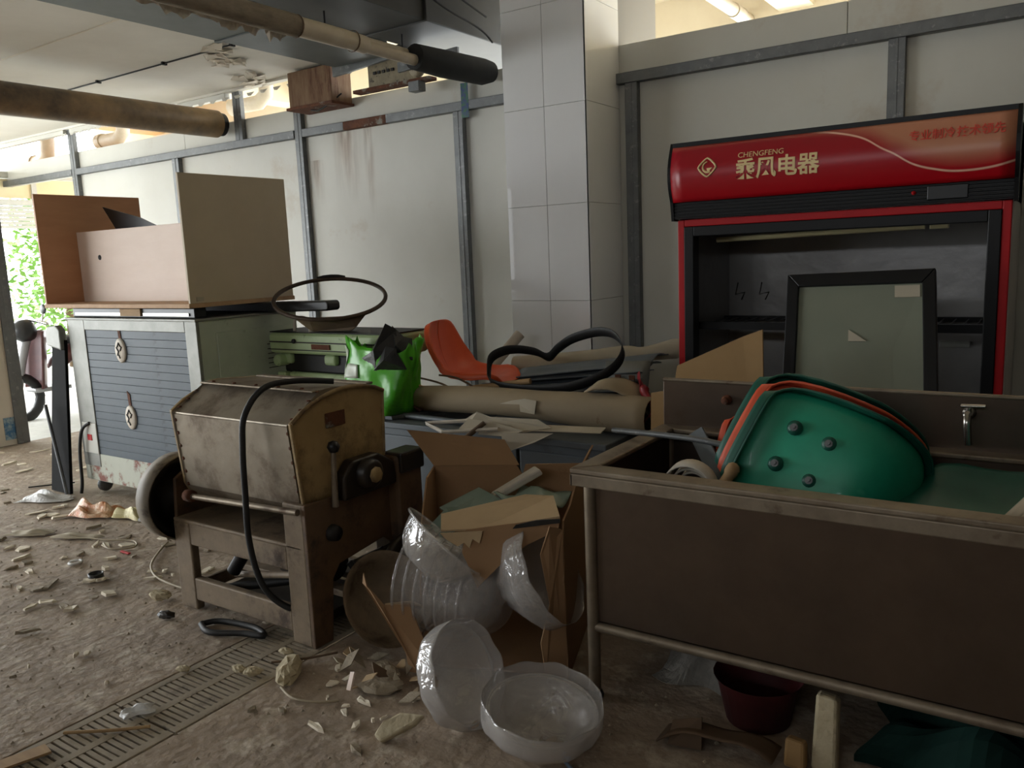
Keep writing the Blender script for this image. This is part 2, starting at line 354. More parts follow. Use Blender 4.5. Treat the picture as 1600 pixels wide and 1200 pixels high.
# tiled column
colm = struct(B(-3.02, 4.51, 0, -2.44, WY + .6, 3.7).build('column', 'grout'))
for r_ in range(7):
    z0, z1 = r_ * .6, min(r_ * .6 + .6, 3.7)
    for cx in (-3.03, -2.729):
        B(cx + .001, 4.5, z0 + .0015, cx + .3, 4.512, z1 - .0005).build('tile', 'tile', colm, .0015, 1)
    B(-2.442, 4.5, z0 + .0015, -2.43, WY - .002, z1 - .0005).build('tile', 'tile', colm, .0015, 1)
    B(-3.03, 4.514, z0 + .0015, -3.019, WY - .002, z1 - .0005).build('tile', 'tile', colm, .0015, 1)

# left wall with the shop-front opening, other walls, ceilings
lw = MB()
lw.box(-7.86, 3.0, 0, -7.77, 3.5, 3.04); lw.box(-7.86, -5, 0, -7.77, -2.8, 3.04); lw.box(-7.86, -2.8, 2.6, -7.77, 3.0, 3.04); lw.box(-7.86, -5.0, 3.04, -7.77, 3.5, 3.7)
lw_o = struct(lw.build('wall_left', 'plaster'))
m = MB(); m.box(-7.87, 3.49, 0, -7.755, 3.56, 2.9); m.box(-7.765, 3.45, 0, -7.75, 3.5, 2.9)
struct(m.build('door_1', 'galv', None, .004))
B(-7.77, 3.36, .05, -7.764, 3.47, .25).build('notice', 'sticker_blue', lw_o)
fw_ = MB(); fw_.box(-7.8, -5.1, 0, 2.4, -5, 2.9); fw_.box(-7.8, -5.1, 3.2, 2.4, -5, 3.7); fw_.box(-7.8, -5.1, 2.9, -5, -5, 3.2); fw_.box(1.0, -5.1, 2.9, 2.4, -5, 3.2)  # unseen front wall; its high slit is added to let in extra light
struct(fw_.build('wall_front', 'dim_wall'))
struct(B(1.05, -5.0, 0, 1.15, 5.05, 3.69).build('wall_right_light_block', 'dim_wall'))  # unseen wall, set in close and dark to cut light around the sink
struct(B(2.4, 5.05, 0, 2.5, 10, 3.69).build('wall_back_room_right', 'cream'))
m = MB(); m.box(-12.5, -5.1, 3.7, 2.5, 10, 3.8)
struct(m.build('ceiling', 'high_ceiling'))
m = MB(); m.box(-12.4, -5, 3.04, -4.68, 4.90, 3.09); m.box(-12.4, 4.86, 3.02, -4.68, 4.93, 3.05)
dc = struct(m.build('ceiling_dropped', 'ceiling'))
m = MB()
for i in range(4): m.box(-12.3, -3.2 + i * 2.1, 3.034, -4.7, -3.19 + i * 2.1, 3.041)
m.build('seam', 'plaster', dc)
MB().tube([(-7.7, 3.92, 3.03), (-4.75, 3.92, 3.03)], .006, 6).build('conduit', 'dark_iron', dc)
for x in (-7.6, -6.6, -5.7, -4.9): B(x - .01, 3.90, 3.018, x + .01, 3.94, 3.04).build('clip', 'dark_iron', dc)
# flaking plaster on the dropped ceiling
rnd = random.Random(4)
for k in range(34):
    t = rnd.random(); cx = -5.05 - .75 * t + rnd.uniform(-.14, .14); cy = 3.85 + 1.0 * t + rnd.uniform(-.1, .1); n = rnd.randint(4, 6); r = rnd.uniform(.03, .08)
    pts = []
    for i in range(n):
        a = 6.283 * i / n; rr = r * rnd.uniform(.6, 1.2)
        pts.append((cx + rr * math.cos(a), cy + rr * math.sin(a), 3.035 - (.004 + .03 * rnd.random() * (i % 2))))
    MB().poly(pts, .003, (0, 0, 1)).build('plaster_flake', 'plaster', dc)
# back room far wall, beams and pipes above the partition
struct(B(-12.5, 9.95, 0, 2.4, 10.05, .8).build('wall_back_room', 'cream'))
for i, x in enumerate((-10.9, -8.0, -4.9, -1.95, .9)):
    struct(B(x - .14, 5.2, 3.42, x + .14, 10, 3.7).build('trim_%d' % (i + 1), 'high_ceiling'))
struct(B(-12.5, 7.3, 3.36, 2.4, 7.6, 3.7).build('trim_6', 'high_ceiling'))

def pipe_run(name, label, pts, r, mat, collars=()):
    t = thing(name, label, 'pipe', pts[0]); MB().tube(pts, r, 14).build('pipe', mat, t)
    for p, q in collars: MB().tube([p, q], r * 1.18, 14).build('collar', mat, t)
    return t
pipe_run('drain_pipe', 'cream pipe under the far ceiling right of the tiled column', [(-2.35, 5.3, 3.4), (-2.35, 9.8, 3.4)], .05, 'pvc', [((-2.35, 6.9, 3.4), (-2.35, 7.1, 3.4))])
pipe_run('drain_pipe', 'pale pipe seen above the partition left of the rusty box', [(-6.9, 5.5, 3.06), (-6.55, 5.5, 3.06), (-6.45, 5.5, 3.12), (-6.42, 5.5, 3.3), (-6.42, 5.5, 3.65)], .07, 'pvc', [((-6.95, 5.5, 3.06), (-6.85, 5.5, 3.06))])
pipe_run('drain_pipe', 'bent pale pipe above the partition right of the leftmost post', [(-9.5, 5.6, 3.02), (-9.15, 5.6, 3.02), (-9.05, 5.6, 3.08), (-9.02, 5.6, 3.25), (-9.02, 5.6, 3.65)], .075, 'pvc', [((-9.55, 5.6, 3.02), (-9.45, 5.6, 3.02))])
pipe_run('drain_pipe', 'bent pale pipe above the partition at the left edge', [(-12.2, 5.6, 2.92), (-10.85, 5.6, 2.92), (-10.75, 5.6, 2.98), (-10.72, 5.6, 3.15), (-10.72, 5.6, 3.65)], .085, 'pvc', [((-11.2, 5.6, 2.92), (-11.05, 5.6, 2.92))])
fr = thing('metal_bracket', 'thin bracket frame in the bright gap beside the rusty box', 'bracket', (-5.9, 5.6, 2.8))
MB().tube([(-6.05, 5.6, 2.8), (-6.05, 5.6, 3.2), (-5.75, 5.6, 3.2), (-5.75, 5.6, 3.69)], .014, 6).build('frame', 'pvc', fr)
MB().tube([(-6.05, 5.6, 2.85), (-5.78, 5.6, 2.86), (-5.72, 5.6, 2.95)], .012, 6).build('stay', 'pvc', fr)

# overhead ducts and pipes
t = thing('air_duct', 'long grey sheet-metal duct under the ceiling left of the white pipe', 'duct', (-4.4, 3.5, 2.95))
B(-4.66, -2.0, 2.955, -4.12, 4.66, 3.3).build('duct_body', 'duct', t, .006)
for y in (.4, 2.0, 3.6): B(-4.675, y, 2.945, -4.10, y + .03, 3.31).build('flange', 'duct', t, .003)
rb = thing('rusty_box', 'rusty sheet-metal box hanging above the wall rail', 'box', (-4.96, 4.8, 2.72))
B(-5.26, 4.72, 2.74, -4.78, 4.945, 3.015).build('box_body', 'rust_box', rb, .006)
B(-5.28, 4.70, 2.72, -4.76, 4.945, 2.742).build('flange', 'rust', rb, .003)
cb = thing('circuit_board', 'exposed beige circuit board tray above the wall rail', 'circuit board', (-4.2, 4.8, 2.79))
B(-4.46, 4.80, 2.80, -3.98, 4.83, 2.97).build('board', 'pcb', cb, .003)
B(-4.62, 4.79, 2.775, -3.86, 4.88, 2.80).build('tray', 'rust', cb, .003)
for i in range(5): B(-4.40 + i * .045, 4.79, 2.885, -4.375 + i * .045, 4.80, 2.905).build('socket', 'dark_iron', cb)
MB().lathe([(.0, 0), (.07, 0), (.07, .03), (0, .03)], 18, 'y', (-3.96, 4.77, 2.87)).build('fan_housing', 'pcb', cb)
B(-4.02, 4.74, 2.70, -3.92, 4.82, 2.77).build('terminal_block', 'galv', cb, .004)
MB().tube(spline([(-4.75, 4.8, 2.80), (-4.83, 4.76, 2.74), (-4.98, 4.77, 2.70), (-5.1, 4.8, 2.72)]), .006, 6).build('loose_wire', 'dark_iron', rb)
br = thing('galvanised_bracket', 'pale galvanised bracket bar under the grey duct', 'bracket', (-4.3, 4.7, 2.92))
MB().poly([(-4.72, 4.70, 2.90), (-3.95, 4.70, 2.955), (-3.95, 4.70, 3.03), (-4.72, 4.70, 2.985)], .03).build('bar', 'galv', br, .003)
br = thing('galvanised_bracket', 'short pale bracket bar above the circuit board', 'bracket', (-3.9, 4.76, 2.88))
MB().poly([(-4.10, 4.74, 2.845), (-3.55, 4.74, 2.87), (-3.55, 4.74, 2.935), (-4.10, 4.74, 2.915)], .025).build('bar', 'galv', br, .003)
t = thing('air_duct', 'dark grey box duct beside the tiled column', 'duct', (-3.6, 4.0, 2.98))
B(-3.96, -1.0, 2.99, -3.44, 6.2, 3.36).build('duct_body', 'duct_dark', t, .006)
for y in (1.6, 3.1, 4.25): B(-3.98, y, 2.98, -3.42, y + .02, 3.37).build('flange', 'duct_dark', t, .003)
MB().tube(spline([(-3.41, 3.6, 3.37), (-3.40, 4.3, 3.12), (-3.38, 4.75, 3.03), (-3.37, 4.9, 2.96)]), .008, 6).build('cable', 'black_rubber', t)
MB().tube(spline([(-3.41, 3.4, 3.38), (-3.40, 4.4, 3.22), (-3.38, 4.85, 3.12)]), .008, 6).build('cable', 'black_rubber', t)
wp = thing('insulated_pipe', 'white pipe wrapped in stained foam running into a black sleeve', 'pipe', (-3.45, 3.5, 2.74))
MB().tube([(-3.48, .8, 2.76), (-3.47, 3.2, 2.755)], .058, 16).build('foam_wrap', 'foam_wrap', wp)
MB().tube(spline([(-3.47, 3.15, 2.755), (-3.46, 3.6, 2.75), (-3.46, 3.72, 2.745)]), [.052] * 8 + [.05] * 8 + [.04], 16).build('white_wrap', 'pvc', wp)
MB().tube([(-3.45, 3.65, 2.735), (-3.42, 4.35, 2.72)], .034, 14).build('thin_pipe', 'pvc', wp)
MB().tube([(-3.50, 3.6, 2.78), (-3.50, 4.4, 2.775)], .03, 14).build('thin_pipe', 'pvc', wp)
for y in (3.2, 3.62): MB().lathe([(.058, -.006), (.061, 0), (.058, .006)], 18, 'y', (-3.465, y, 2.752)).build('band', 'wood_dark', wp)
MB().tube([(-3.43, 4.12, 2.745), (-3.42, 4.4, 2.745), (-3.40, 4.80, 2.755), (-3.39, 4.89, 2.765)], [.078, .088, .088, .07], 18).build('black_sleeve', 'foam_black', wp)
rnd = random.Random(9)
for k in range(7):
    y = 2.25 + k * .13 + rnd.uniform(-.04, .04); n = 7; L_ = rnd.uniform(.12, .26); dz = rnd.uniform(.01, .05)
    top = [(-3.515, y + L_ * i / n, 2.722) for i in range(n + 1)]; low = [(-3.53 - rnd.uniform(0, .02), y + L_ * i / n, 2.712 - dz * math.sin(math.pi * i / n) * rnd.uniform(.4, 1.5)) for i in range(n + 1)]
    MB().add(top + low, [(i, i + 1, n + 2 + i, n + 1 + i) for i in range(n)]).build('torn_foam', 'plaster', wp)
hb = thing('hanger_bar', 'thin dark hanger bar running beside the white pipe', 'bar', (-3.75, 3.6, 2.88))
B(-3.78, 2.2, 2.87, -3.74, 4.5, 2.885).build('bar', 'dark_iron', hb)
for y in (2.9, 3.7, 4.4): MB().tube([(-3.76, y, 2.88), (-3.76, y, 2.989)], .006, 6).build('rod', 'dark_iron', hb)
bp = thing('stained_pipe', 'thick brown stained pipe ending at the partition wall', 'pipe', (-6.36, 3.5, 2.64))
MB().tube([(-6.34, .5, 2.755), (-6.35, 3.0, 2.755), (-6.36, 4.84, 2.765)], .118, 22).build('pipe', 'brown_pipe', bp)
MB().tube([(-6.36, 4.84, 2.765), (-6.36, 4.90, 2.765)], .10, 22).build('end_cap', 'dark_iron', bp)
pr = thing('ceiling_trim_strip', 'white broken plaster trim along the dropped ceiling edge', 'trim', (-7, 4.9, 2.98))
for a, b in ((-12.3, -8.98), (-8.86, -7.0), (-6.95, -6.25)): B(a, 4.87, 2.975, b, 4.925, 3.02).build('strip', 'panel', pr, .004)
for k in range(26):
    x = -9.0 + k * .17; MB().poly([(x, 4.86, 2.975), (x + .1, 4.86, 2.975), (x + .06, 4.85, 2.945), (x + .02, 4.855, 2.95)], .004).build('peeling_flake', 'panel', pr)
for z in (2.67, 2.50):
    pass
o = B(-3.665, WY - .052, 2.49, -3.60, WY - .05, 2.73).build('printed_strip', 'sticker_green'); tag(o, 'green and blue printed strip stuck across the wall rail near the column', 'sticker')

# ------------------------------------------------------------------ outside the doorway
sf = thing('shop_shutter', 'half-raised roller shutter with transom windows outside the doorway', 'shutter', (-10.5, 5.2, 2.0))
for i in range(6): B(-10.52, 3.6, 2.06 + i * .045, -10.48, 8.2, 2.10 + i * .045).build('slat', 'shutter', sf, .006)
B(-10.56, 3.6, 2.335, -10.44, 8.2, 2.40).build('lintel', 'shutter', sf, .006)
for i in range(6): B(-10.53, 3.65 + i * .78, 2.40, -10.47, 3.71 + i * .78, 2.66).build('mullion', 'shutter', sf)
for i in range(5): B(-10.505, 3.71 + i * .78, 2.42, -10.495, 4.43 + i * .78, 2.64).build('pane', 'cream', sf)
B(-10.55, 3.6, 2.65, -10.45, 8.2, 2.72).build('head_rail', 'shutter', sf, .006)
struct(B(-12.4, 5.06, 2.72, -8.95, 9.0, 2.76).build('ceiling_porch', 'soffit'))
def tree(loc, hgt, rad, label, mat, seed, n=1500):
    r = random.Random(seed); t = thing('tree', label, 'tree', loc, 'trees outside the doorway')
    x, y, z = loc
    MB().tube([(x, y, z), (x + .05, y, z + hgt * .3), (x, y + .1, z + hgt * .6)], [.09, .07, .04], 8).build('trunk', 'bark', t)
    m = MB()
    for k in range(n):
        a = r.uniform(0, 6.283); q = r.random() ** .5 * rad; zz = z + hgt * .08 + r.random() * hgt * .92
        q *= .5 + .5 * math.sin(math.pi * min(1, (zz - z) / hgt))
        c = Vector((x + q * math.cos(a), y + q * math.sin(a), zz)); d = Vector((r.gauss(0, 1), r.gauss(0, 1), r.gauss(0, .6))).normalized(); e = d.orthogonal().normalized(); s = r.uniform(.04, .09)
        m.add([c - d * s, c + e * s * .45, c + d * s, c - e * s * .45], [(0, 1, 2, 3)])
    f = m.build('foliage', mat, t); f['kind'] = 'stuff'
tree((-13.6, 5.4, 0), 2.6, .75, 'sunlit green shrub seen through the doorway, nearest the jamb', 'leaf_pale', 1)
tree((-13.4, 7.0, 0), 2.8, .8, 'sunlit green shrub seen through the doorway, beside the wooden desk', 'leaf', 2)
tree((-15.5, 8.2, 0), 3.4, 1.4, 'pale green tree farthest behind the doorway shrubs', 'leaf_pale', 3)

# scooter parked outside
s_ = thing('scooter', 'white and maroon scooter parked outside the doorway', 'scooter', (-8.95, 4.3, 0))
def wheel(x, y, r=.23):
    m = MB(); n = 20
    m.tube([(x + .0, y + r * math.cos(6.283 * i / n), .0 + r + .05 * 0 + r * math.sin(6.283 * i / n)) for i in range(n)], .05, 8, closed=True)
    return m
wheel(-8.98, 4.05).build('tyre', 'black_rubber', s_); wheel(-8.9, 5.2).build('tyre', 'black_rubber', s_)
MB().tube(spline([(-8.98, 4.05, .24), (-8.98, 4.14, .6), (-8.97, 4.25, .95), (-8.97, 4.27, 1.02)]), .045, 10).build('front_fork', 'scooter_white', s_)
MB().sheet(lambda u, v: (-8.97 + (v - .5) * .36, 4.22 + .12 * math.cos(3.1 * (v - .5)) + .06 * u, .32 + u * .6), 8, 10, .02).build('leg_shield', 'maroon', s_)
MB().sheet(lambda u, v: (-8.95 + (v - .5) * .3, 4.45 + .9 * u, .42 + .25 * math.sin(3.14 * min(1, u * .9 + .1)) + .12 * math.cos(3.1 * (v - .5))), 10, 8, .03).build('rear_body', 'maroon', s_)
MB().sheet(lambda u, v: (-8.95 + (v - .5) * .28, 4.55 + .6 * u, .78 + .04 * math.cos(3 * (v - .5)) + .03 * u), 8, 6, .05).build('seat', 'black_rubber', s_)
MB().sheet(lambda u, v: (-8.97 + (v - .5) * .26, 4.2 + .35 * u, .30), 4, 4, .04).build('footboard', 'scooter_white', s_)
MB().tube([(-9.25, 4.3, 1.0), (-8.97, 4.25, 1.05), (-8.68, 4.3, 1.0)], .018, 8).build('handlebar', 'chrome', s_)
MB().lathe([(0, -.1), (.08, -.08), (.115, -.02), (.12, .05), (.1, .1), (0, .12)], 16, 'y', (-8.97, 4.18, .93)).build('headlamp_cowl', 'black_plastic', s_)
MB().tube([(-8.78, 4.3, 1.0), (-8.74, 4.3, 1.12)], .008, 6).build('mirror_stem', 'chrome', s_)
MB().lathe([(0, -.01), (.05, -.008), (.055, 0), (.05, .008), (0, .01)], 12, 'y', (-8.73, 4.3, 1.15)).build('mirror', 'black_plastic', s_)

# ------------------------------------------------------------------ steel sink
sk = thing('steel_sink', 'deep stainless steel sink with backsplash on tube legs in the right foreground', 'sink', (-.3, 2.6, 0))
SX0, SX1, SY0, SY1, SZ = -1.25, .78, 2.27, 2.93, .8
m = MB()
m.box(SX0, SY0, .275, SX1, SY0 + .006, SZ - .01); m.box(SX0, SY1 - .006, .275, SX1, SY1, SZ - .01)
m.box(SX0, SY0, .275, SX0 + .006, SY1, SZ - .01); m.box(SX1 - .006, SY0, .275, SX1, SY1, SZ - .01); m.box(SX0, SY0, .275, SX1, SY1, .281)
m.build('basin', 'steel', sk, .002)
RW = .075
def rim_piece(pts, nm):
    # folded rim: flat top with a turned-down lip
    o = MB().poly(pts, .02).build(nm, 'steel_worn', sk, .006, 3); return o
rx0, rx1, ry0, ry1 = -1.30, .83, 2.225, 2.98
for pts in ([(rx0, ry0, SZ), (rx1, ry0, SZ), (rx1 - RW, ry0 + RW, SZ), (rx0 + RW, ry0 + RW, SZ)], [(rx0, ry0, SZ), (rx0 + RW, ry0 + RW, SZ), (rx0 + RW, ry1 - RW, SZ), (rx0, ry1, SZ)],
            [(rx0, ry1, SZ), (rx0 + RW, ry1 - RW, SZ), (rx1 - RW, ry1 - RW, SZ), (rx1, ry1, SZ)], [(rx1, ry0, SZ), (rx1, ry1, SZ), (rx1 - RW, ry1 - RW, SZ), (rx1 - RW, ry0 + RW, SZ)]):
    rim_piece(pts, 'rim')
B(rx0, ry0, SZ - .05, rx1, ry0 + .012, SZ - .009).build('rim_lip', 'steel_worn', sk, .004); B(rx0, ry0, SZ - .05, rx0 + .012, ry1, SZ - .009).build('rim_lip', 'steel_worn', sk, .004)
bs = B(-1.295, 2.972, SZ, .83, 2.992, .99).build('backsplash', 'steel', sk, .005)
MB().tube([(-1.295, 2.975, .99), (.83, 2.975, .99)], .008, 8).build('top_fold', 'steel_worn', bs)
for x in (-1.25, -.2 + .95): 
    for y in (2.27, 2.93):
        lg = MB().tube([(x, y, .012), (x, y, SZ - .03)], .021, 14).build('leg', 'steel_worn', sk)
        MB().lathe([(.0, 0), (.028, 0), (.03, .012), (.022, .03)], 12, 'z', (x, y, 0)).build('foot', 'black_rubber', lg)
for y in (2.27, 2.93): MB().tube([(-1.25, y, .258), (.75, y, .258)], .017, 10).build('cross_rail', 'steel_worn', sk)
for x in (-1.25, .75): MB().tube([(x, 2.27, .258), (x, 2.93, .258)], .015, 10).build('cross_rail', 'steel_worn', sk)
st = MB().lathe([(0, -.035), (.012, -.035), (.014, -.03), (.014, -.012), (.019, -.012), (.019, 0)], 14, 'y', (-1.034, 2.972, .925)).build('pipe_stub', 'rust', sk)
fc = MB().lathe([(.02, 0), (.02, -.01), (.013, -.012), (.013, -.07), (0, -.07)], 14, 'y', (-.228, 2.972, .935)).build('faucet', 'chrome', sk)
MB().tube(spline([(-.228, 2.905, .935), (-.228, 2.895, .915), (-.225, 2.893, .87), (-.222, 2.893, .845)]), .012, 10).build('spout', 'chrome', fc)
MB().tube([(-.228, 2.93, .935), (-.228, 2.93, .965)], .008, 8).build('valve_stem', 'chrome', fc)
MB().tube([(-.25, 2.93, .962), (-.18, 2.92, .966)], .007, 8).build('tap_lever', 'chrome', fc)

# ------------------------------------------------------------------ moulded plastic seat shells
PR = [(-.245, -.012), (-.235, .012), (-.19, .022), (-.08, .004), (.05, 0), (.13, .018), (.185, .07), (.225, .15), (.255, .24), (.275, .315), (.29, .345)]
PRS = spline([(0, a, b) for a, b in PR], 4)
def prof(u):
    n = len(PRS) - 1; f = max(0, min(1, u)) * n; i = min(int(f), n - 1); p = PRS[i].lerp(PRS[i + 1], f - i)
    tg = (PRS[min(i + 1, n)] - PRS[max(i - 1, 0)]).normalized()
    return p, Vector((0, -tg.z, tg.y))
def shell_pt(u, v):      # u around the outline, v from the middle to the turned-down lip
    a = 2 * math.pi * u; rho = min(1, v / .92); ca, sa = math.cos(a), math.sin(a)
    e = 2.7; k = (abs(ca) ** e + abs(sa) ** e) ** (-1 / e)
    p, nr = prof(.5 + .5 * rho * k * ca); x = .235 * rho * k * sa
    bend = math.exp(-((.5 + .5 * rho * k * ca - .58) / .2) ** 2)
    lift = .05 * rho ** 4 + .045 * bend * abs(x / .235) ** 2.2
    lip = max(0, (v - .92) / .08)
    out = Vector((sa * .012, -ca * .004, 0)) * lip
    return p + nr * (lift - .032 * lip) + Vector((x, 0, 0)) + out
def seat_shell(label, mat, loc, R3, sc_=1., bolts=False, rim='', group='moulded seat shells'):
    t = thing('seat_shell', label, 'chair seat', loc, group)
    Mx = Matrix.Translation(loc) @ R3.to_4x4() @ Matrix.Scale(sc_, 4)
    m = MB(); m.M = Mx; m.sheet(lambda u, v: shell_pt(u, v * .92), 56, 22, .005); m.build('shell', mat, t)
    m = MB(); m.M = Mx; m.sheet(lambda u, v: shell_pt(u, .92 + .08 * v), 56, 3, .005); m.build('lip', rim or mat, t)
    m = MB(); m.M = Mx; m.tube([shell_pt(i / 56, 1) for i in range(56)], .005, 6, closed=True); m.build('rim', rim or mat, t)
    if bolts:
        for bx in (-.043, .091):
            for by in (-.14, -.02):
                z0 = -.002 if by > 0 else .004
                m = MB(); m.M = Mx; m.lathe([(.026, z0 + .002), (.02, z0 - .01), (.012, z0 - .012)], 14, 'z', (bx, by, 0)); b = m.build('boss', rim or mat, t)
                m = MB(); m.M = Mx; m.lathe([(.0, z0 - .024), (.006, z0 - .024), (.006, z0 - .016), (.013, z0 - .016), (.013, z0 - .010)], 8, 'z', (bx, by, 0), False); m.build('bolt', 'galv', b)
    return t
def basis(xa, ya):   # local x and y axes in world space
    x = Vector(xa).normalized(); y = Vector(ya); y = (y - x * y.dot(x)).normalized(); z = x.cross(y)
    return Matrix((x, y, z)).transposed()
# teal shells nested on their side in the sink, underside towards the room
Rt = basis((.36, .36, .86), (.95, -.03, -.24))
seat_shell('teal plastic seat shell standing in the sink, four bolts on its underside', 'teal', (-.575, 2.49, .815), Rt, .94, True, 'teal_dark')
seat_shell('orange seat shell wedged between the two green shells in the sink', 'orange_dusty', Vector((-.575, 2.49, .815)) + Rt @ Vector((.018, -.026, .034)), Rt, .95)
seat_shell('dark green seat shell behind the orange one in the sink', 'teal_dark', Vector((-.575, 2.49, .815)) + Rt @ Vector((.036, -.048, .075)), Rt, .98)
seat_shell('orange seat shell leaning in the back left corner of the sink', 'orange_dusty', (-.83, 2.80, .76), basis((.1, .35, .93), (1, -.1, -.05)), .66)
seat_shell('dusty dark green seat shell lying at the right end of the sink', 'teal_dark', (-.12, 2.62, .70), basis((-.25, -.95, -.1), (1, -.25, .03)), 1.0, False, 'paper_roll')
# orange shell on the junk pile
seat_shell('bright orange seat shell lying on the junk heap by the steel post', 'orange', (-2.79, 3.70, .815), basis((-.2, .95, 0), (-.95, -.2, .06)), .86)

# ------------------------------------------------------------------ things in the sink
o = MB().tube(spline([(-1.38, 2.70, .832), (-1.0, 2.62, .845), (-.72, 2.62, .80)]), .011, 8).build('metal_rod', 'galv'); tag(o, 'thin dark metal rod lying across the left sink rim', 'rod')
o = MB().tube(spline([(-1.13, 2.50, .66), (-1.09, 2.42, .74), (-1.0, 2.36, .775), (-.93, 2.345, .70), (-.92, 2.34, .60)]), .012, 8).build('blue_hose', 'blue_hose'); tag(o, 'short pale blue hose end near the front left sink corner', 'hose')
t = thing('strap_roll', 'coiled dirty white strap in the sink near the front rim', 'strap', (-.88, 2.42, .58))
for k in range(3):
    r = .085 - .018 * k; pts = [(-.965 + r * math.cos(a), 2.42 + .02 * k, .735 + r * .95 * math.sin(a)) for a in [math.pi * i / 14 for i in range(-2, 17)]]
    MB().ribbon(pts, (0, .05 - .01 * k, 0.01), .006).build('strap_loop', 'strap_white', t)
o = MB().tube(spline([(-.90, 2.38, .55), (-.875, 2.39, .70), (-.835, 2.43, .795), (-.83, 2.44, .808)]), [.014] * 8 + [.018] * 8 + [.022] * 8 + [.01], 10).build('wooden_rod', 'wood'); tag(o, 'pale wooden tool rod standing beside the teal shell in the sink', 'rod')
o = MB().tube(spline([(-.93, 2.38, .66), (-.89, 2.41, .74), (-.845, 2.44, .765)]), .005, 6).build('cord', 'strap_white'); tag(o, 'thin white cord between the strap coil and the wooden handle', 'cord')
o = MB().poly([(-1.14, 2.86, .80), (-1.09, 2.86, .835), (-.82, 2.52, .66), (-.87, 2.52, .62)], .01).build('metal_strip', 'grey_paint'); tag(o, 'flat grey metal strip slanting into the sink behind the strap coil', 'metal strip')
o = MB().lathe([(0, .29), (.16, .29), (.22, .38), (.23, .385), (.235, .39)], 26, 'z', (-1.0, 2.6, 0)).build('basin_bowl', 'wood_dark'); tag(o, 'dark brown bowl on the sink bottom at its left end', 'bowl')
o = B(-.55, 2.45, .285, .5, 2.85, .50).build('green_crate', 'tarp_green', None, .02); tag(o, 'dark green crate deep in the sink under the seat shells', 'crate')

# ------------------------------------------------------------------ red display fridge
FX0, FX1, FY = -1.715, -.19, 4.15
fg = thing('display_fridge', 'tall red and black glass-front display fridge without doors', 'fridge', (-.95, 4.5, 0))
m = MB()
m.box(FX0, FY + .02, 0, FX0 + .05, 4.86, 2.02); m.box(FX1 - .05, FY + .02, 0, FX1, 4.86, 2.02); m.box(FX0, 4.82, 0, FX1, 4.86, 2.02); m.box(FX0, FY + .02, 1.64, FX1, 4.86, 2.02); m.box(FX0, FY + .02, 0, FX1, 4.86, .14)
m.build('body', 'fridge_side', fg, .006)
m = MB(); m.box(FX0 + .05, 4.79, .14, FX1 - .05, 4.82, 1.64); m.box(FX0 + .05, FY + .06, .14, FX0 + .062, 4.8, 1.64); m.box(FX1 - .062, FY + .06, .14, FX1 - .05, 4.8, 1.64); m.box(FX0 + .05, FY + .06, 1.62, FX1 - .05, 4.8, 1.64); m.box(FX0 + .05, FY + .06, .14, FX1 - .05, 4.8, .15)
m.build('liner', 'fridge_in', fg)
def frame(x0, x1, z0, z1, w_, y0, y1, nm, mat):
    f = MB(); f.box(x0, y0, z0, x0 + w_, y1, z1); f.box(x1 - w_, y0, z0, x1, y1, z1); f.box(x0 + w_, y0, z1 - w_, x1 - w_, y1, z1); f.box(x0 + w_, y0, z0, x1 - w_, y1, z0 + w_)
    return f.build(nm, mat, fg, .004)
frame(FX0 + .005, FX1 - .005, .14, 1.645, .036, FY - .005, FY + .04, 'red_frame', 'red_frame')
frame(FX0 + .041, FX1 - .041, .176, 1.609, .052, FY - .012, FY + .07, 'black_frame', 'fridge_black')
sh = MB(); sh.box(FX0 + .06, FY + .09, 1.06, FX1 - .06, FY + .13, 1.10)
for i in range(24): sh.tube([(FX0 + .1 + i * .056, FY + .13, 1.085), (FX0 + .1 + i * .056, 4.74, 1.085)], .003, 5)
sh.box(FX0 + .06, 4.70, 1.07, FX1 - .06, 4.72, 1.095); sh.build('shelf', 'fridge_black', fg)
MB().tube([(FX0 + .16, FY + .16, 1.535), (FX1 - .36, FY + .16, 1.555)], .014, 8).build('lamp_tube', 'lamp_tube', fg)
B(FX1 - .34, FY + .15, 1.54, FX1 - .26, FY + .18, 1.57).build('lamp_holder', 'lamp_tube', fg, .004)
for x in (-1.47, -1.34): MB().tube([(x, 4.40, 1.30), (x, 4.36, 1.24), (x + .05, 4.36, 1.25), (x + .02, 4.40, 1.21)], .004, 6).build('wire_hook', 'dark_iron', fg)
B(-.52, 4.775, .93, -.38, 4.79, .965).build('hinge_plate', 'cab_steel', fg, .003)
# header: bulging printed board
def hdr(u, v, off=0): return (FX0 + u * (FX1 - FX0), FY - .03 - .055 * math.sin(math.pi * (.12 + .8 * v)) - off, 1.735 + v * .28)
hm = bpy.data.materials.new('header_print'); hm.use_nodes = True
nt = hm.node_tree; N = nt.nodes; L = nt.links; b = N['Principled BSDF']; b.inputs['Roughness'].default_value = .3
tc = N.new('ShaderNodeTexCoord'); sp = N.new('ShaderNodeSeparateXYZ'); L.new(tc.outputs['Generated'], sp.inputs[0])
def curve(pts):
    c = N.new('ShaderNodeFloatCurve'); cv = c.mapping.curves[0]
    while len(cv.points) < len(pts): cv.points.new(.5, .5)
    for p, q in zip(cv.points, pts): p.location = q
    c.mapping.update(); L.new(sp.outputs[0], c.inputs['Value']); return c
def math_(op, a, b_=None, cl=False):
    n = N.new('ShaderNodeMath'); n.operation = op; n.use_clamp = cl
    for i, q in enumerate((a, b_)):
        if q is None: continue
        if isinstance(q, (int, float)): n.inputs[i].default_value = q
        else: L.new(q, n.inputs[i])
    return n.outputs[0]
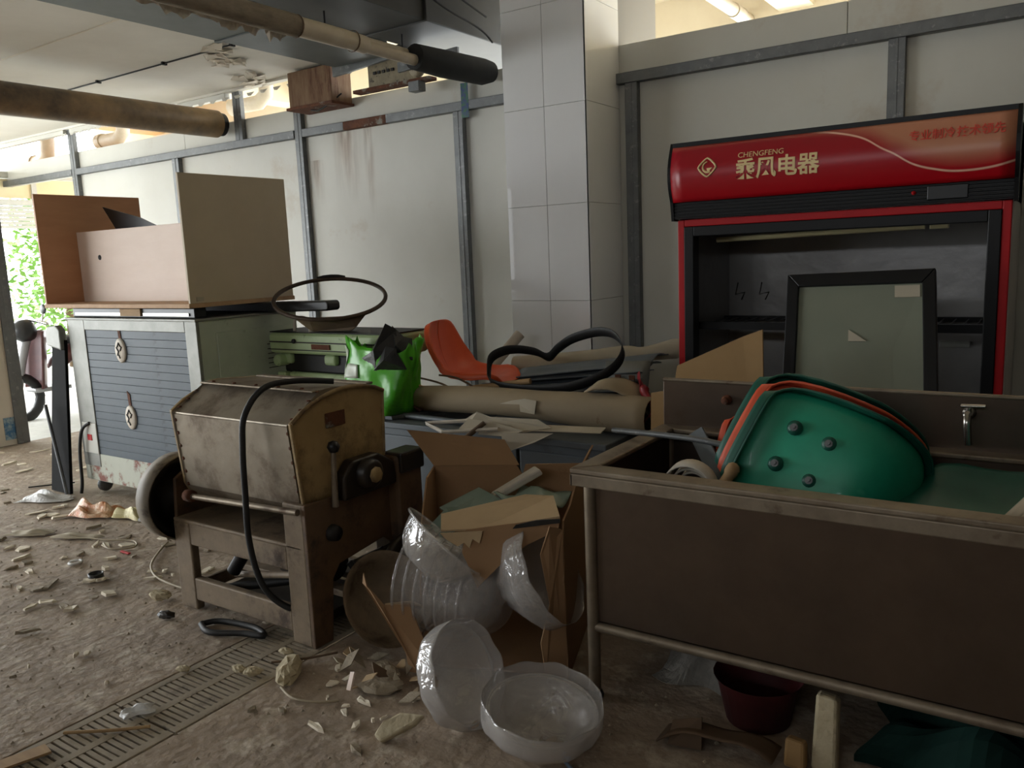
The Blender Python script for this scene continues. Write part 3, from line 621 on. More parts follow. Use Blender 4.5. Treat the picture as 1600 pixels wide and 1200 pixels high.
def mixc(f, a, b_):
    x = N.new('ShaderNodeMix'); x.data_type = 'RGBA'; L.new(f, x.inputs[0])
    for i, q in ((6, a), (7, b_)):
        if isinstance(q, tuple): x.inputs[i].default_value = q
        else: L.new(q, x.inputs[i])
    return x.outputs[2]
def step(val, lo, hi):
    r = N.new('ShaderNodeMapRange'); r.inputs[1].default_value = lo; r.inputs[2].default_value = hi; L.new(val, r.inputs[0]); return r.outputs[0]
c1 = curve([(0, 1), (.42, 1), (.55, .9), (.68, .55), (.80, .22), (.88, .16), (1, .25)])
c2 = curve([(0, 1), (.47, 1), (.58, .93), (.70, .62), (.80, .38), (.90, .32), (1, .42)])
d1 = math_('SUBTRACT', sp.outputs[2], c1.outputs[0]); d2 = math_('SUBTRACT', sp.outputs[2], c2.outputs[0])
red = mixc(step(sp.outputs[2], .1, 1.0), lin((176, 12, 26)), lin((150, 22, 36)))
base = mixc(step(d2, -.12, .16), red, lin((190, 128, 98)))
line = math_('MULTIPLY', step(math_('ABSOLUTE', d1), .022, .008), step(sp.outputs[0], .44, .52))
L.new(mixc(line, base, lin((236, 186, 160))), b.inputs['Base Color'])
hd = MB().sheet(hdr, 24, 14, .006).build('header_panel', hm, fg)
m = MB()
m.add([], [])
capp = [(FY + .02, 1.64), (FY - .04, 1.64), (FY - .055, 1.735)] + [(hdr(0, v / 8)[1] - .004, hdr(0, v / 8)[2]) for v in range(9)] + [(FY - .04, 2.035), (FY + .02, 2.035)]
for x0 in (FX0 - .016, FX1): m.poly([(x0 + .008, a, b_) for a, b_ in capp], .016, (1, 0, 0))
m.box(FX0, FY - .05, 2.012, FX1, FY + .02, 2.034)
m.build('header_cap', 'fridge_black', fg, .003)
gv = MB(); gv.box(FX0, FY - .035, 1.648, FX1, FY + .03, 1.735)
for i in range(5): gv.box(FX0, FY - .042, 1.655 + i * .016, FX1, FY - .034, 1.663 + i * .016)
gv_o = gv.build('vent_strip', 'fridge_black', fg, .002)
B(-.52, FY - .046, 1.665, -.36, FY - .04, 1.725).build('control_panel', 'black_plastic', gv_o, .003)
MB().lathe([(0, -.01), (.008, -.008), (.01, 0)], 10, 'y', (-.575, FY - .04, 1.70)).build('indicator_lamp', 'red_frame', gv_o)
def lettering(txt, size, x, v, mat, nm='lettering', fat=0., sx=1., slant=0):
    c = bpy.data.curves.new('t', 'FONT'); c.body = txt; c.size = size; c.extrude = .001; c.offset = fat; c.shear = slant; c.resolution_u = 3
    ob = bpy.data.objects.new('t', c); col.objects.link(ob)
    bpy.context.view_layer.update()
    me = bpy.data.meshes.new_from_object(ob.evaluated_get(bpy.context.evaluated_depsgraph_get()))
    bpy.data.objects.remove(ob); bpy.data.curves.remove(c)
    mb = MB(); V = []
    for q in me.vertices:
        zz = 1.735 + v * .28 + q.co.y; vv = (zz - 1.735) / .28
        V.append((x + q.co.x * sx, hdr(0, vv)[1] - .005 - q.co.z * 1.2, zz))
    mb.add(V, [list(p.vertices) for p in me.polygons]); bpy.data.meshes.remove(me)
    return mb.build(nm, mat, hd)
lettering('CHENGFENG', .036, -1.363, .685, 'gold_print', sx=1.05)
lettering('乘风电器', .104, -1.372, .345, 'gold_print', fat=.0022, sx=.96)
lettering('专业制冷', .048, -.597, .68, 'red_print', fat=.0006, sx=.95)
lettering('技术领先', .048, -.41, .68, 'red_print', fat=.0006, sx=.95)
# emblem: rounded diamond ring with a curl
def hpt(x, z, off=.005): return (x, hdr(0, (z - 1.735) / .28)[1] - off, z)
cx, cz = -1.517, 1.895
dia = []
for i in range(40):
    a = 2 * math.pi * i / 40; r = .046 / (abs(math.cos(a)) ** 1.25 + abs(math.sin(a)) ** 1.25) ** .8
    dia.append(hpt(cx + r * math.cos(a), cz + r * math.sin(a)))
MB().tube(dia, .005, 6, closed=True).build('emblem', 'gold_print', hd)
m = MB(); pts = []
for i in range(13):
    a = math.radians(100 + 200 * i / 12); pts.append(hpt(cx + .004 + .026 * math.cos(a), cz + .002 + .026 * math.sin(a)))
m.tube(pts, [.003 + .004 * i / 12 for i in range(13)], 6)
m.poly([hpt(cx - .002, cz - .004), hpt(cx + .028, cz - .002), hpt(cx + .004, cz - .026)], .003)
m.build('emblem', 'gold_print', hd)

# loose glass door leaning against the fridge
gd = thing('glass_door', 'loose black-framed glass door leaning in front of the fridge', 'door', (-.7, 3.5, 0))
def dpt(u, v, off=0):   # lower edge on the floor, head towards the fridge
    p = Vector((-.955, 3.30, .0)).lerp(Vector((-.30, 3.24, .0)), u).lerp(Vector((-1.03, 3.78, 1.355)).lerp(Vector((-.435, 3.78, 1.37)), u), v)
    return p + Vector((0, -.93, .35)) * off
fw = .055
def bar(u0, v0, u1, v1, u2, v2, u3, v3, mat='fridge_black'):
    q = [dpt(u0, v0), dpt(u1, v1), dpt(u2, v2), dpt(u3, v3)]
    return MB().poly(q, .04, (0, -.93, .35)).build('frame_bar', mat, gd, .004)
a, e = .085, .04
bar(0, 0, a, e, a, 1 - e, 0, 1); bar(1, 0, 1, 1, 1 - a, 1 - e, 1 - a, e); bar(0, 1, a, 1 - e, 1 - a, 1 - e, 1, 1); bar(0, 0, 1, 0, 1 - a, e, a, e)
pane = MB().poly([dpt(a, e), dpt(1 - a, e), dpt(1 - a, 1 - e), dpt(a, 1 - e)], .008, (0, -.93, .35)).build('glass_pane', 'glass_green', gd)
MB().poly([dpt(.44, .79, .007), dpt(.56, .79, .007), dpt(.44, .825, .007)], .003).build('paper_scrap', 'paper', pane)
MB().poly([dpt(.74, .92, .007), dpt(.90, .92, .007), dpt(.90, .955, .007), dpt(.74, .955, .007)], .003).build('paper_scrap', 'paper', pane)
# cardboard sheet between door and sink
o = MB().poly([(-1.50, 3.22, .0), (-.95, 3.22, .0), (-1.0, 3.30, 1.16), (-1.08, 3.30, 1.13), (-1.36, 3.28, 1.0)], .012).build('cardboard_sheet', 'cardboard_tan'); tag(o, 'tan cardboard sheet standing left of the loose glass door', 'cardboard')
o = MB().poly([(-1.43, 3.12, .0), (-1.28, 3.12, .0), (-1.28, 3.14, .93), (-1.42, 3.14, .90)], .01).build('cardboard_sheet', 'cardboard_tan'); tag(o, 'small cardboard flap behind the left end of the sink backsplash', 'cardboard')

# ------------------------------------------------------------------ steel cabinet with blue-grey panel
cb = thing('steel_cabinet', 'big worn steel cabinet with a blue-grey panelled front by the doorway', 'cabinet', (-4.83, 3.2, 0))
CX0, CX1, CY0, CY1 = -5.53, -4.13, 2.87, 3.62
B(CX0, CY0 + .02, .09, CX1, CY1, 1.20).build('body', 'cab_green', cb, .006)
m = MB(); m.box(CX0, CY0, .20, CX0 + .2, CY0 + .022, 1.2); m.box(CX1 - .11, CY0, .20, CX1 + .002, CY0 + .022, 1.2); m.box(CX0 + .2, CY0, 1.13, CX1 - .11, CY0 + .022, 1.2)
m.build('front_frame', 'cab_steel', cb, .004)
B(CX0 - .01, CY0 - .01, 1.195, CX1 + .012, CY1 + .01, 1.21).build('top_sheet', 'cab_steel', cb, .004)
for i in range(17):
    z0 = .29 + i * .0495
    B(CX0 + .2, CY0 + .006, z0, CX1 - .11, CY0 + .02, z0 + .048).build('panel_board', 'cab_blue', cb, .0015)
B(CX0 + .0, CY0 + .004, .10, CX1, CY0 + .02, .29).build('kick_plate', 'cab_rust', cb, .004)
B(CX0 + .03, CY0 - .004, .29, CX0 + .2, CY0 + .004, .50).build('corner_plate', 'panel', cb, .004)
B(CX0 + .09, CY0 - .008, .38, CX0 + .14, CY0 - .003, .42).build('red_label', 'red_frame', cb)
for px, pz in ((-4.93, 1.005), (-4.90, .575)):
    m = MB(); m.lathe([(0, -.012), (.05, -.012), (.058, -.006), (.058, 0)], 26, 'y', (px, CY0 + .004, pz)); 
    for i, p in enumerate(m.v): m.v[i] = Vector((p.x, p.y, pz + (p.z - pz) * 1.35))
    bd = m.build('badge', 'badge', cb)
    m = MB(); m.tube([(px + .032 * math.cos(a) * (1 if i % 3 else .3), CY0 - .009, pz + .05 * math.sin(a) * (1 if i % 2 else .6)) for i, a in enumerate([k * .55 for k in range(10)])], .005, 5)
    m.build('badge_mark', 'ink', bd)
    MB().poly([(px - .012, CY0 + .004, pz + .075), (px + .014, CY0 + .004, pz + .075), (px + .01, CY0 + .004, pz + .15), (px - .02, CY0 + .004, pz + .17)], .004).build('rust_run', 'rust', bd)
# side panel with printed lines and louvres
B(CX1, 3.0, .2, CX1 + .008, CY1 - .02, 1.12).build('side_panel', 'cab_green', cb, .003)
for i in range(6): B(CX1 + .007, 3.36, .86 + i * .03, CX1 + .010, 3.50 - .02 * (i % 3), .865 + i * .03).build('print_line', 'ink', cb)
for x in (-5.45, -4.25):
    for y in (2.95, 3.55):
        w_ = MB().lathe([(0, -.02), (.045, -.02), (.05, -.012), (.05, .012), (.045, .02), (0, .02)], 16, 'x', (x, y, .05)).build('caster', 'galv', cb)
m = MB().tube(spline([(-5.40, 2.865, .50), (-5.46, 2.84, .45), (-5.50, 2.83, .30), (-5.50, 2.82, .10), (-5.51, 2.81, .01)]), .011, 8).build('power_cable', 'black_rubber', cb)
# black board leaning at its left end
bb = thing('black_board', 'tall narrow black board standing at the left end of the steel cabinet', 'board', (-5.68, 2.85, 0))
MB().poly([(-5.83, 2.78, 0.002), (-5.58, 2.78, 0.002), (-5.555, 2.86, 1.06), (-5.72, 2.86, 1.06)], .022).build('board', 'matt_black', bb, .004)
MB().poly([(-5.745, 2.845, 1.02), (-5.56, 2.845, .99), (-5.565, 2.85, 1.13), (-5.61, 2.85, 1.16), (-5.72, 2.85, 1.15), (-5.75, 2.85, 1.12)], .05).build('metal_cap', 'cab_steel', bb, .012, 3)
MB().tube([(-5.74, 2.76, .62), (-5.575, 2.745, .01)], .012, 8).build('edge_strip', 'galv', bb)
# black bars lying on the cabinet
o = MB().tube([(-4.05, 3.36, 1.262), (-3.55, 3.42, 1.262)], .036, 14).build('black_tube', 'black_rubber'); o_ = o
bpy.data.objects.remove(o)
bt = thing('black_bar', 'long black plastic bar poking out past the cabinet top to the hoop', 'bar', (-4.3, 3.45, 1.21))
MB().poly([(-4.13, 3.40, 1.212), (-3.56, 3.40, 1.222), (-3.545, 3.40, 1.235), (-3.545, 3.40, 1.268), (-3.56, 3.40, 1.282), (-4.2, 3.40, 1.272), (-5.3, 3.40, 1.27), (-5.3, 3.40, 1.212)], .10).build('bar', 'black_plastic', bt, .012, 3)
bt = thing('black_bar', 'black and chrome bar lying on the front edge of the cabinet top', 'bar', (-4.8, 2.95, 1.21))
B(-5.50, 2.90, 1.212, -4.17, 2.98, 1.272).build('bar', 'black_plastic', bt, .006); B(-5.46, 2.893, 1.225, -4.92, 2.90, 1.242).build('chrome_strip', 'chrome', bt); B(-4.68, 2.893, 1.225, -4.22, 2.90, 1.242).build('chrome_strip', 'chrome', bt)
B(-4.92, 2.888, 1.222, -4.70, 2.90, 1.268).build('bare_patch', 'wood', bt)
# upside-down desk
dk = thing('upturned_desk', 'upside-down wooden desk with two side panels lying on the steel cabinet', 'desk', (-4.95, 3.2, 1.272))
B(-5.76, 2.85, 1.274, -4.14, 3.63, 1.30).build('desktop', 'mdf_edge', dk, .003)
B(-5.76, 2.86, 1.30, -5.742, 3.62, 2.035).build('side_panel', 'mdf_brown', dk, .002)
B(-4.16, 2.86, 1.30, -4.142, 3.62, 2.035).build('side_panel', 'mdf_grey', dk, .002)
B(-5.742, 3.12, 1.30, -4.16, 3.138, 1.78).build('modesty_panel', 'mdf_pink', dk, .002)
MB().lathe([(0, -.004), (.016, -.004), (.018, 0)], 14, 'y', (-5.48, 3.12, 1.60)).build('cable_hole', 'dark_iron', dk)
B(-4.14, 2.90, 1.31, -4.139, 2.95, 1.335).build('paper_label', 'paper', dk)
B(-4.2, 3.12, 1.78, -4.16, 3.14, 1.93).build('bracket', 'mdf_pink', dk)
MB().poly([(-5.68, 3.30, 1.955), (-5.25, 3.30, 1.86), (-5.05, 3.30, 1.79), (-5.52, 3.30, 1.77)], .01).build('x_', 'black_plastic', dk).name = 'black_flap'

# ------------------------------------------------------------------ dough mixer
mx = thing('dough_mixer', 'old steel dough mixer with a tilting drum on a rusty frame', 'mixer', (-2.8, 2.3, 0))
MX0, MX1 = -3.23, -2.375
# frame: front with a window opening, each bar its own part
def bar_(a, nm, mat='mixer_frame', bv=.008): return B(*a).build(nm, mat, mx, bv, 2)
for x0, x1 in ((MX0, MX0 + .115), (MX1 - .115, MX1)):
    bar_((x0, 2.03, 0, x1, 2.07, .40 if x0 < -3 else .585), 'front_leg'); bar_((x0, 2.53, 0, x1, 2.57, .40 if x0 < -3 else .585), 'rear_leg')
for y in (2.03, 2.53):
    bar_((MX0 + .11, y + .002, .30, MX1 - .11, y + .038, .41), 'top_beam'); bar_((MX0 + .11, y + .002, .045, MX1 - .11, y + .038, .15), 'bottom_beam')
bar_((MX0, 2.03, .395, MX1 - .02, 2.56, .415), 'frame_top')
bar_((MX0, 2.07, .03, MX0 + .03, 2.53, .09), 'side_beam')
m = MB()   # right end plate: apron with arched cut-out and two feet
ap = [(2.03, 0), (2.125, 0), (2.15, .25), (2.19, .30), (2.45, .33), (2.50, .29), (2.52, 0), (2.60, 0), (2.61, .52), (2.57, .57), (2.03, .585)]
m.poly([(MX1 + .005, a, b_) for a, b_ in ap], .02, (1, 0, 0)).build('end_frame', 'mixer_side', mx, .004)
ap2 = [(2.03, .28), (2.2, .34), (2.56, .36), (2.57, .66), (2.45, .70), (2.18, .66), (2.05, .585)]
MB().poly([(MX0 + .01, a, b_) for a, b_ in ap2], .02, (1, 0, 0)).build('end_frame', 'mixer_side', mx, .004)
# drum
DR = [(2.022, .895), (2.055, .57), (2.10, .505), (2.19, .46), (2.29, .45), (2.39, .475), (2.46, .53), (2.495, .60), (2.515, .955), (2.47, .985), (2.26, 1.003), (2.20, 1.0)]
def drum(x0, x1, infl=0):
    c = Vector((0, 2.27, .73)); P0 = [Vector((x0, a, b_)) for a, b_ in DR]; P1 = [Vector((x1, a, b_)) for a, b_ in DR]; n = len(DR)
    mm = MB(); mm.add(P0 + P1, [(i, (i + 1) % n, n + (i + 1) % n, n + i) for i in range(n)] + [list(range(n)), list(range(n, 2 * n))[::-1]])
    return mm
drum(-3.13, -2.405).build('drum', 'drum_steel', mx, .006, 2)
EP = [(2.018, .905), (2.05, .575), (2.085, .51), (2.19, .445), (2.29, .435), (2.40, .46), (2.475, .52), (2.507, .60), (2.525, .955)]
arc = [(2.525 + (2.03 - 2.525) * t, .955 + (.915 - .955) * t + .065 * math.sin(math.pi * t) ** .8) for t in [i / 10 for i in range(1, 10)]]
ep = MB().poly([(-2.393, a, b_) for a, b_ in EP + arc], .018, (1, 0, 0)).build('end_plate', 'yellowed', mx, .004)
MB().tube([(-2.38, a, b_) for a, b_ in [EP[-1]] + arc + [EP[0]]], .009, 8).build('edge_bead', 'yellowed', ep)
MB().tube([(-2.383, a, b_) for a, b_ in EP], .006, 8).build('edge_bead', 'yellowed', ep)
B(-2.384, 2.19, .855, -2.378, 2.295, .915).build('name_plate', 'rust', ep, .003)
MB().poly([(-3.14, a, b_) for a, b_ in EP + arc], .018, (1, 0, 0)).build('end_plate', 'yellowed', mx, .004)
m = MB(); m.box(-3.12, 2.16, 1.0, -2.41, 2.20, 1.008); m.box(-3.12, 2.46, .985, -2.41, 2.50, .995); m.build('lid_strip', 'steel_worn', mx, .003)
m = MB()
for x in (-2.412, -3.12):
    for i in range(6): z = .865 - i * .058; m.lathe([(.0, -.006), (.007, -.005), (.009, 0)], 8, 'y', (x, 2.024 + (.895 - z) * .1, z))
    for i in range(4): m.lathe([(.009, 0), (.007, .005), (0, .006)], 8, 'z', (x, 2.05 + i * .045, .915 + i * .028))
for i in range(5): m.lathe([(.009, 0), (.007, .005), (0, .006)], 8, 'z', (-3.05 + i * .14, 2.18, 1.008))
rv = m.build('rivets', 'rust', mx); rv['kind'] = 'stuff'
MB().tube([(-3.06, 2.02, .535), (-2.39, 2.02, .558)], .013, 10).build('tie_rod', 'steel_worn', mx)
MB().lathe([(0, -.02), (.026, -.02), (.026, .02), (0, .02)], 10, 'x', (-3.07, 2.02, .535)).build('rod_nut', 'rust', mx)
# shaft bearing, gearbox, lever
bg_ = MB().poly([(-2.345, 2.20, .56), (-2.345, 2.52, .56), (-2.345, 2.50, .66), (-2.345, 2.41, .715), (-2.345, 2.26, .715), (-2.345, 2.205, .66)], .06, (1, 0, 0)).build('bearing_block', 'grease', mx, .012, 3)
MB().lathe([(0, .05), (.045, .05), (.06, .04), (.062, 0)], 20, 'x', (-2.32, 2.33, .648)).build('bearing_cap', 'grease', bg_)
MB().lathe([(0, .055), (.03, .055), (.036, .04)], 8, 'x', (-2.315, 2.335, .645)).build('shaft_end', 'yellowed', bg_)
gb = B(-2.40, 2.50, .30, -2.30, 2.66, .68).build('gear_box', 'mixer_side', mx, .02, 3)
B(-2.39, 2.51, .60, -2.285, 2.66, .69).build('gear_cover', 'grease', gb, .01)
lv = MB().tube([(-2.345, 2.175, .545), (-2.345, 2.185, .77)], [.014, .01], 10).build('lever', 'steel_worn', mx)
MB().lathe([(0, -.026), (.018, -.02), (.026, 0), (.018, .02), (0, .026)], 14, 'z', (-2.345, 2.188, .785)).build('knob', 'black_plastic', lv)
MB().lathe([(0, .03), (.03, .03), (.035, .0)], 12, 'x', (-2.36, 2.16, .44)).build('switch', 'dark_iron', mx)
# belt guard at the left end
gdp = [(0, -.05), (.185, -.05), (.198, -.04), (.198, .05), (.191, .05), (.191, -.03), (0, -.03)]
m = MB(); m.lathe(gdp, 36, 'x', (-3.285, 2.12, .482)); m.build('belt_guard', 'guard', mx)
MB().lathe([(0, -.025), (.188, -.025), (.188, .02), (.15, .02), (.14, .0), (.05, .0), (.05, .05), (0, .05)], 30, 'x', (-3.285, 2.12, .482)).build('pulley', 'dark_iron', mx)
MB().tube([(-3.30, 2.12, .485), (-3.1, 2.2, .52)], .03, 12).build('drive_shaft', 'dark_iron', mx)
# motor and linkage low in the frame
mt = MB().lathe([(0, -.15), (.07, -.15), (.09, -.13), (.09, .12), (.075, .15), (0, .15)], 20, 'x', (-2.72, 2.36, .20)).build('motor', 'grease', mx)
fn = MB()
for i in range(9): fn.lathe([(.098, 0), (.098, .006)], 20, 'x', (-2.83 + i * .025, 2.36, .20))
MB().tube([(-3.0, 2.15, .16), (-2.95, 2.17, .24)], .03, 10).build('bracket', 'dark_iron', mx)
MB().tube([(-3.05, 2.2, .12), (-2.6, 2.15, .22)], .016, 8).build('link_bar', 'mixer_frame', mx)
B(-3.2, 2.28, .10, -2.40, 2.34, .13).build('motor_rail', 'mixer_frame', mx, .004); B(-3.2, 2.44, .10, -2.40, 2.5, .13).build('motor_rail', 'mixer_frame', mx, .004)
MB().lathe([(0, -.02), (.12, -.02), (.13, -.01), (.13, .01), (.12, .02), (0, .02)], 26, 'x', (-2.27, 2.47, .22)).build('pulley', 'grease', mx)
MB().tube([(-2.39, 2.47, .22), (-2.24, 2.47, .22)], .02, 10).build('drive_shaft', 'dark_iron', mx)
B(-3.12, 2.12, .02, -2.46, 2.5, .06).build('oil_pan', 'grease', mx, .01)
B(-2.36, 2.24, .06, -2.30, 2.58, .30).build('chain_guard', 'grease', mx, .02, 3)
for y in (2.22, 2.40): MB().tube([(-2.34, y, .30), (-2.26, y + .05, .16)], .014, 8).build('linkage', 'dark_iron', mx)
MB().tube([(-3.0, 2.10, .10), (-2.55, 2.30, .17)], .02, 8).build('linkage', 'dark_iron', mx)
cbl = [(-2.50, 2.36, 1.012), (-2.58, 2.22, 1.03), (-2.60, 2.08, 1.02), (-2.605, 1.985, .93), (-2.61, 1.965, .80), (-2.62, 1.965, .62), (-2.625, 1.965, .44), (-2.60, 1.975, .28), (-2.56, 2.0, .19), (-2.49, 2.05, .13), (-2.43, 2.12, .12)]
MB().tube(spline(cbl, 8), .0125, 10).build('power_cable', 'black_rubber', mx)

# ------------------------------------------------------------------ pale green machine and hoop behind the mixer
gm = thing('green_machine', 'old pale green cast machine behind the mixer', 'machine', (-3.55, 3.5, 0))
B(-4.04, 3.30, .965, -3.05, 3.66, 1.095).build('housing', 'pale_green', gm, .03, 4)
B(-4.02, 3.293, 1.035, -3.08, 3.302, 1.042).build('seam_line', 'ink', gm); B(-4.02, 3.293, .99, -3.08, 3.302, .995).build('seam_line', 'ink', gm)
B(-4.03, 3.31, 1.094, -3.06, 3.65, 1.10).build('top_gasket', 'dark_iron', gm, .002)
B(-3.65, 3.292, 1.0, -3.50, 3.302, 1.03).build('name_strip', 'rust', gm)
MB().lathe([(0, -.012), (.014, -.012), (.014, 0)], 12, 'y', (-3.80, 3.30, 1.045)).build('screw', 'dark_iron', gm)
B(-3.98, 3.36, .84, -3.10, 3.62, .97).build('gear_case', 'dark_iron', gm, .02)
B(-3.99, 3.33, .90, -3.88, 3.40, .965).build('lug', 'pale_green', gm, .02, 3); B(-3.60, 3.33, .90, -3.50, 3.40, .965).build('lug', 'pale_green', gm, .02, 3)
MB().lathe([(0, -.03), (.03, -.03), (.036, -.02), (.036, .05)], 14, 'y', (-3.95, 3.31, .925)).build('clamp_knob', 'pale_green', gm)
B(-3.92, 3.34, .80, -3.18, 3.60, .85).build('lower_beam', 'pale_green', gm, .015)
for x in (-3.96, -3.14):
    for y in (3.34, 3.60): MB().poly([(x - .04, y, 0), (x + .04, y, 0), (x + .035, y, .85), (x - .035, y, .85)], .05).build('leg', 'pale_green', gm, .008)
m = MB().tube(spline([(-3.86, 3.36, 1.095), (-3.85, 3.36, 1.16), (-3.79, 3.355, 1.185), (-3.72, 3.35, 1.165), (-3.68, 3.32, 1.09)]), .009, 8).build('carry_handle', 'strap_white', gm)
hp = thing('metal_hoop', 'brown iron hoop on a forked bracket standing tilted on the green machine', 'hoop', (-3.69, 3.5, 1.10))
e1 = Vector((.72, .69, 0)); nn = Vector((.235, -.225, .945)).normalized(); e2 = nn.cross(e1).normalized(); hc = Vector((-3.70, 3.52, 1.287))
ring = [hc + (e1 * math.cos(a) + e2 * math.sin(a)) * .335 for a in [2 * math.pi * i / 48 for i in range(48)]]
MB().tube(ring, .013, 8, closed=True).build('ring', 'hoop', hp)
def hpnt(a, r, d=0): return hc + (e1 * math.cos(math.radians(a)) + e2 * math.sin(math.radians(a))) * r + nn * d
b0 = [hpnt(-132, .33), hpnt(-112, .325), hpnt(-90, .32), hpnt(-68, .325), hpnt(-48, .33)]
m = MB(); lo = [Vector((-3.66, 3.325, 1.102)), Vector((-3.44, 3.42, 1.102))]
pl = [b0[0], b0[1], b0[2], b0[3], b0[4], lo[1] + Vector((.02, .02, .02)), lo[1], lo[0], lo[0] + Vector((-.02, -.02, .02))]
m.poly(pl, .014, (.6, -.7, .35)).build('bracket', 'mixer_frame', hp, .003)
MB().tube([hpnt(a, .345, .012) for a in (75, 82, 90, 98, 105)], [.006, .013, .015, .013, .006], 8).build('top_lug', 'dark_iron', hp)

# ------------------------------------------------------------------ grey work cabinet carrying the junk heap
wt = thing('grey_work_cabinet', 'low grey metal cabinet buried under the junk heap', 'cabinet', (-2.35, 3.7, 0))
B(-3.0, 3.10, .06, -1.62, 4.05, .64).build('body', 'grey_paint', wt, .008)
B(-3.02, 3.06, .64, -1.60, 4.08, .672).build('top', 'grey_paint', wt, .006)
for i in range(3): B(-2.98 + i * .455, 3.088, .10, -2.54 + i * .455, 3.10, .60).build('door', 'grey_paint', wt, .005)
for i in range(3): B(-2.64 + i * .455, 3.076, .50, -2.58 + i * .455, 3.09, .515).build('handle', 'galv', wt, .003)
for x in (-2.95, -1.67):
    for y in (3.14, 4.0): MB().tube([(x, y, 0), (x, y, .07)], .02, 10).build('foot', 'black_rubber', wt)
ZT = .672
# rolls, sheets and sticks
def roll(name, label, pts, r, mat, cat='roll', n=20, flat=1.):
    m = MB(); m.tube(pts, r, n)
    zc = sum(p[2] for p in pts) / len(pts)
    return tag(m.build(name, mat), label, cat)
bl = thing('kraft_roll', 'fat brown paper roll along the front of the junk heap', 'roll', (-2.2, 3.3, .70))
def kraft(u, v):
    a = 2 * math.pi * v; x = -2.83 + 1.34 * u; rz = .068 + .035 * max(0, u - .55) * 2 - .09 * max(0, u - .85); ry = .075 + .06 * max(0, u - .4)
    return (x, 3.30 + .02 * u + ry * math.cos(a), .752 + .025 * math.sin(u * 3) + rz * math.sin(a) * (1 + .1 * math.sin(5 * u + a)))
MB().sheet(kraft, 24, 20, .004).build('outer_layer', 'paper_roll', bl)
MB().sheet(lambda u, v: (-2.828 + 1.2 * u, 3.30 + .055 * math.cos(6.283 * v), .752 + .022 * math.sin(u * 3) + .048 * math.sin(6.283 * v)), 16, 16, .004).build('inner_layer', 'cardboard_pale', bl)
MB().poly([(-2.20, 3.235, .80), (-2.12, 3.225, .815), (-2.05, 3.222, .81), (-2.06, 3.215, .745), (-2.14, 3.215, .752), (-2.15, 3.225, .785), (-2.27, 3.23, .78)], .003).build('torn_tape', 'paper', bl)
o = MB().sheet(lambda u, v: (-1.80 + .36 * u, 3.24 + .14 * v + .1 * u, .80 + .09 * math.sin(3.14 * (.25 + .75 * u)) - .13 * u * u + .03 * v), 10, 6, .006).build('kraft_sheet', 'paper_roll'); tag(o, 'brown paper sheet folded over the right end of the fat roll', 'paper')
roll('paper_tube', 'long wrapped tube reaching from the orange shell to the fridge', spline([(-2.72, 4.05, .835), (-2.3, 4.13, .872), (-2.05, 4.18, .905), (-1.95, 4.21, .915), (-1.80, 4.30, .94), (-1.735, 4.33, .945)], 5), [.062] * 10 + [.060, .056, .052, .048, .044] + [.042, .042, .046, .05, .054] + [.058, .055, .052, .05, .048] + [.04], 'paper', 'tube')
roll('gutter_tube', 'short pale tube pointing up beside the steel post', [(-2.99, 4.10, .76), (-2.84, 4.30, 1.005)], .034, 'strap_white', 'tube')
tb = thing('blue_sheet_bundle', 'blue-grey folded sheeting under the black strap', 'sheet', (-2.3, 3.7, ZT))
for k in range(5):
    z0 = .70 + .028 * k
    MB().sheet(lambda u, v, k=k, z0=z0: (-2.86 + .06 * k + (1.05 - .06 * k) * u, 3.42 + .1 * k + .30 * v + .12 * u, z0 + (.05 + .012 * k) * u + .014 * math.sin(7 * v + k) + .02 * v), 14, 8, .006).build('sheet_layer', 'blue_sheet' if k % 2 == 0 else 'grey_paint', tb)
MB().sheet(lambda u, v: (-2.0 + .22 * u, 3.80 + .05 * v + .08 * u, .73 + .19 * v - .0 * u), 4, 4, .02).build('end_board', 'cab_steel', tb)
for x in (-1.92, -1.84): B(x, 3.79, .72, x + .03, 3.80, .86).build('end_strip', 'rust', tb)
pts = [(-2.523, 3.5, .851), (-2.545, 3.55, .947), (-2.497, 3.6, .988), (-2.426, 3.65, .995), (-2.344, 3.7, .977), (-2.28, 3.72, .949), (-2.218, 3.72, .999), (-2.126, 3.72, 1.053), (-1.981, 3.7, 1.091), (-1.869, 3.66, 1.091), (-1.784, 3.6, 1.051), (-1.757, 3.55, .995), (-1.792, 3.5, .932), (-1.895, 3.46, .876), (-2.048, 3.44, .835), (-2.238, 3.44, .82), (-2.41, 3.46, .824), (-2.493, 3.48, .838), (-2.523, 3.5, .851)]
o = MB().ribbon(spline(pts, 5), (.0, -.03, .048), .004).build('black_strap', 'black_rubber'); tag(o, 'wide black strap looped in a heart shape on the junk heap', 'strap')
o = MB().tube([(-2.81, 3.44, .772), (-2.26, 3.50, .852)], .016, 8).build('wooden_stick', 'wood'); tag(o, 'light wooden stick lying under the orange seat shell', 'stick')
o = MB().tube([(-3.02, 3.35, .70), (-2.45, 3.42, .745)], .02, 8).build('wooden_pole', 'wood_dark'); tag(o, 'brown wooden pole behind the fat paper roll', 'pole')
o = MB().tube([(-3.05, 3.18, .69), (-2.25, 3.13, .69)], .014, 8).build('metal_bar', 'grey_paint'); tag(o, 'thin grey metal bar lying in front of the fat paper roll', 'bar')
lf = thing('ladder_frame', 'grey metal frame lying left of the fat paper roll', 'frame', (-2.9, 3.2, ZT))
for p, q in (((-3.08, 3.12, .685), (-2.78, 3.5, .70)), ((-2.92, 3.10, .685), (-2.66, 3.5, .70))): MB().poly([p, (p[0] + .05, p[1], p[2]), (q[0] + .05, q[1], q[2]), q], .02).build('side_bar', 'grey_paint', lf, .003)
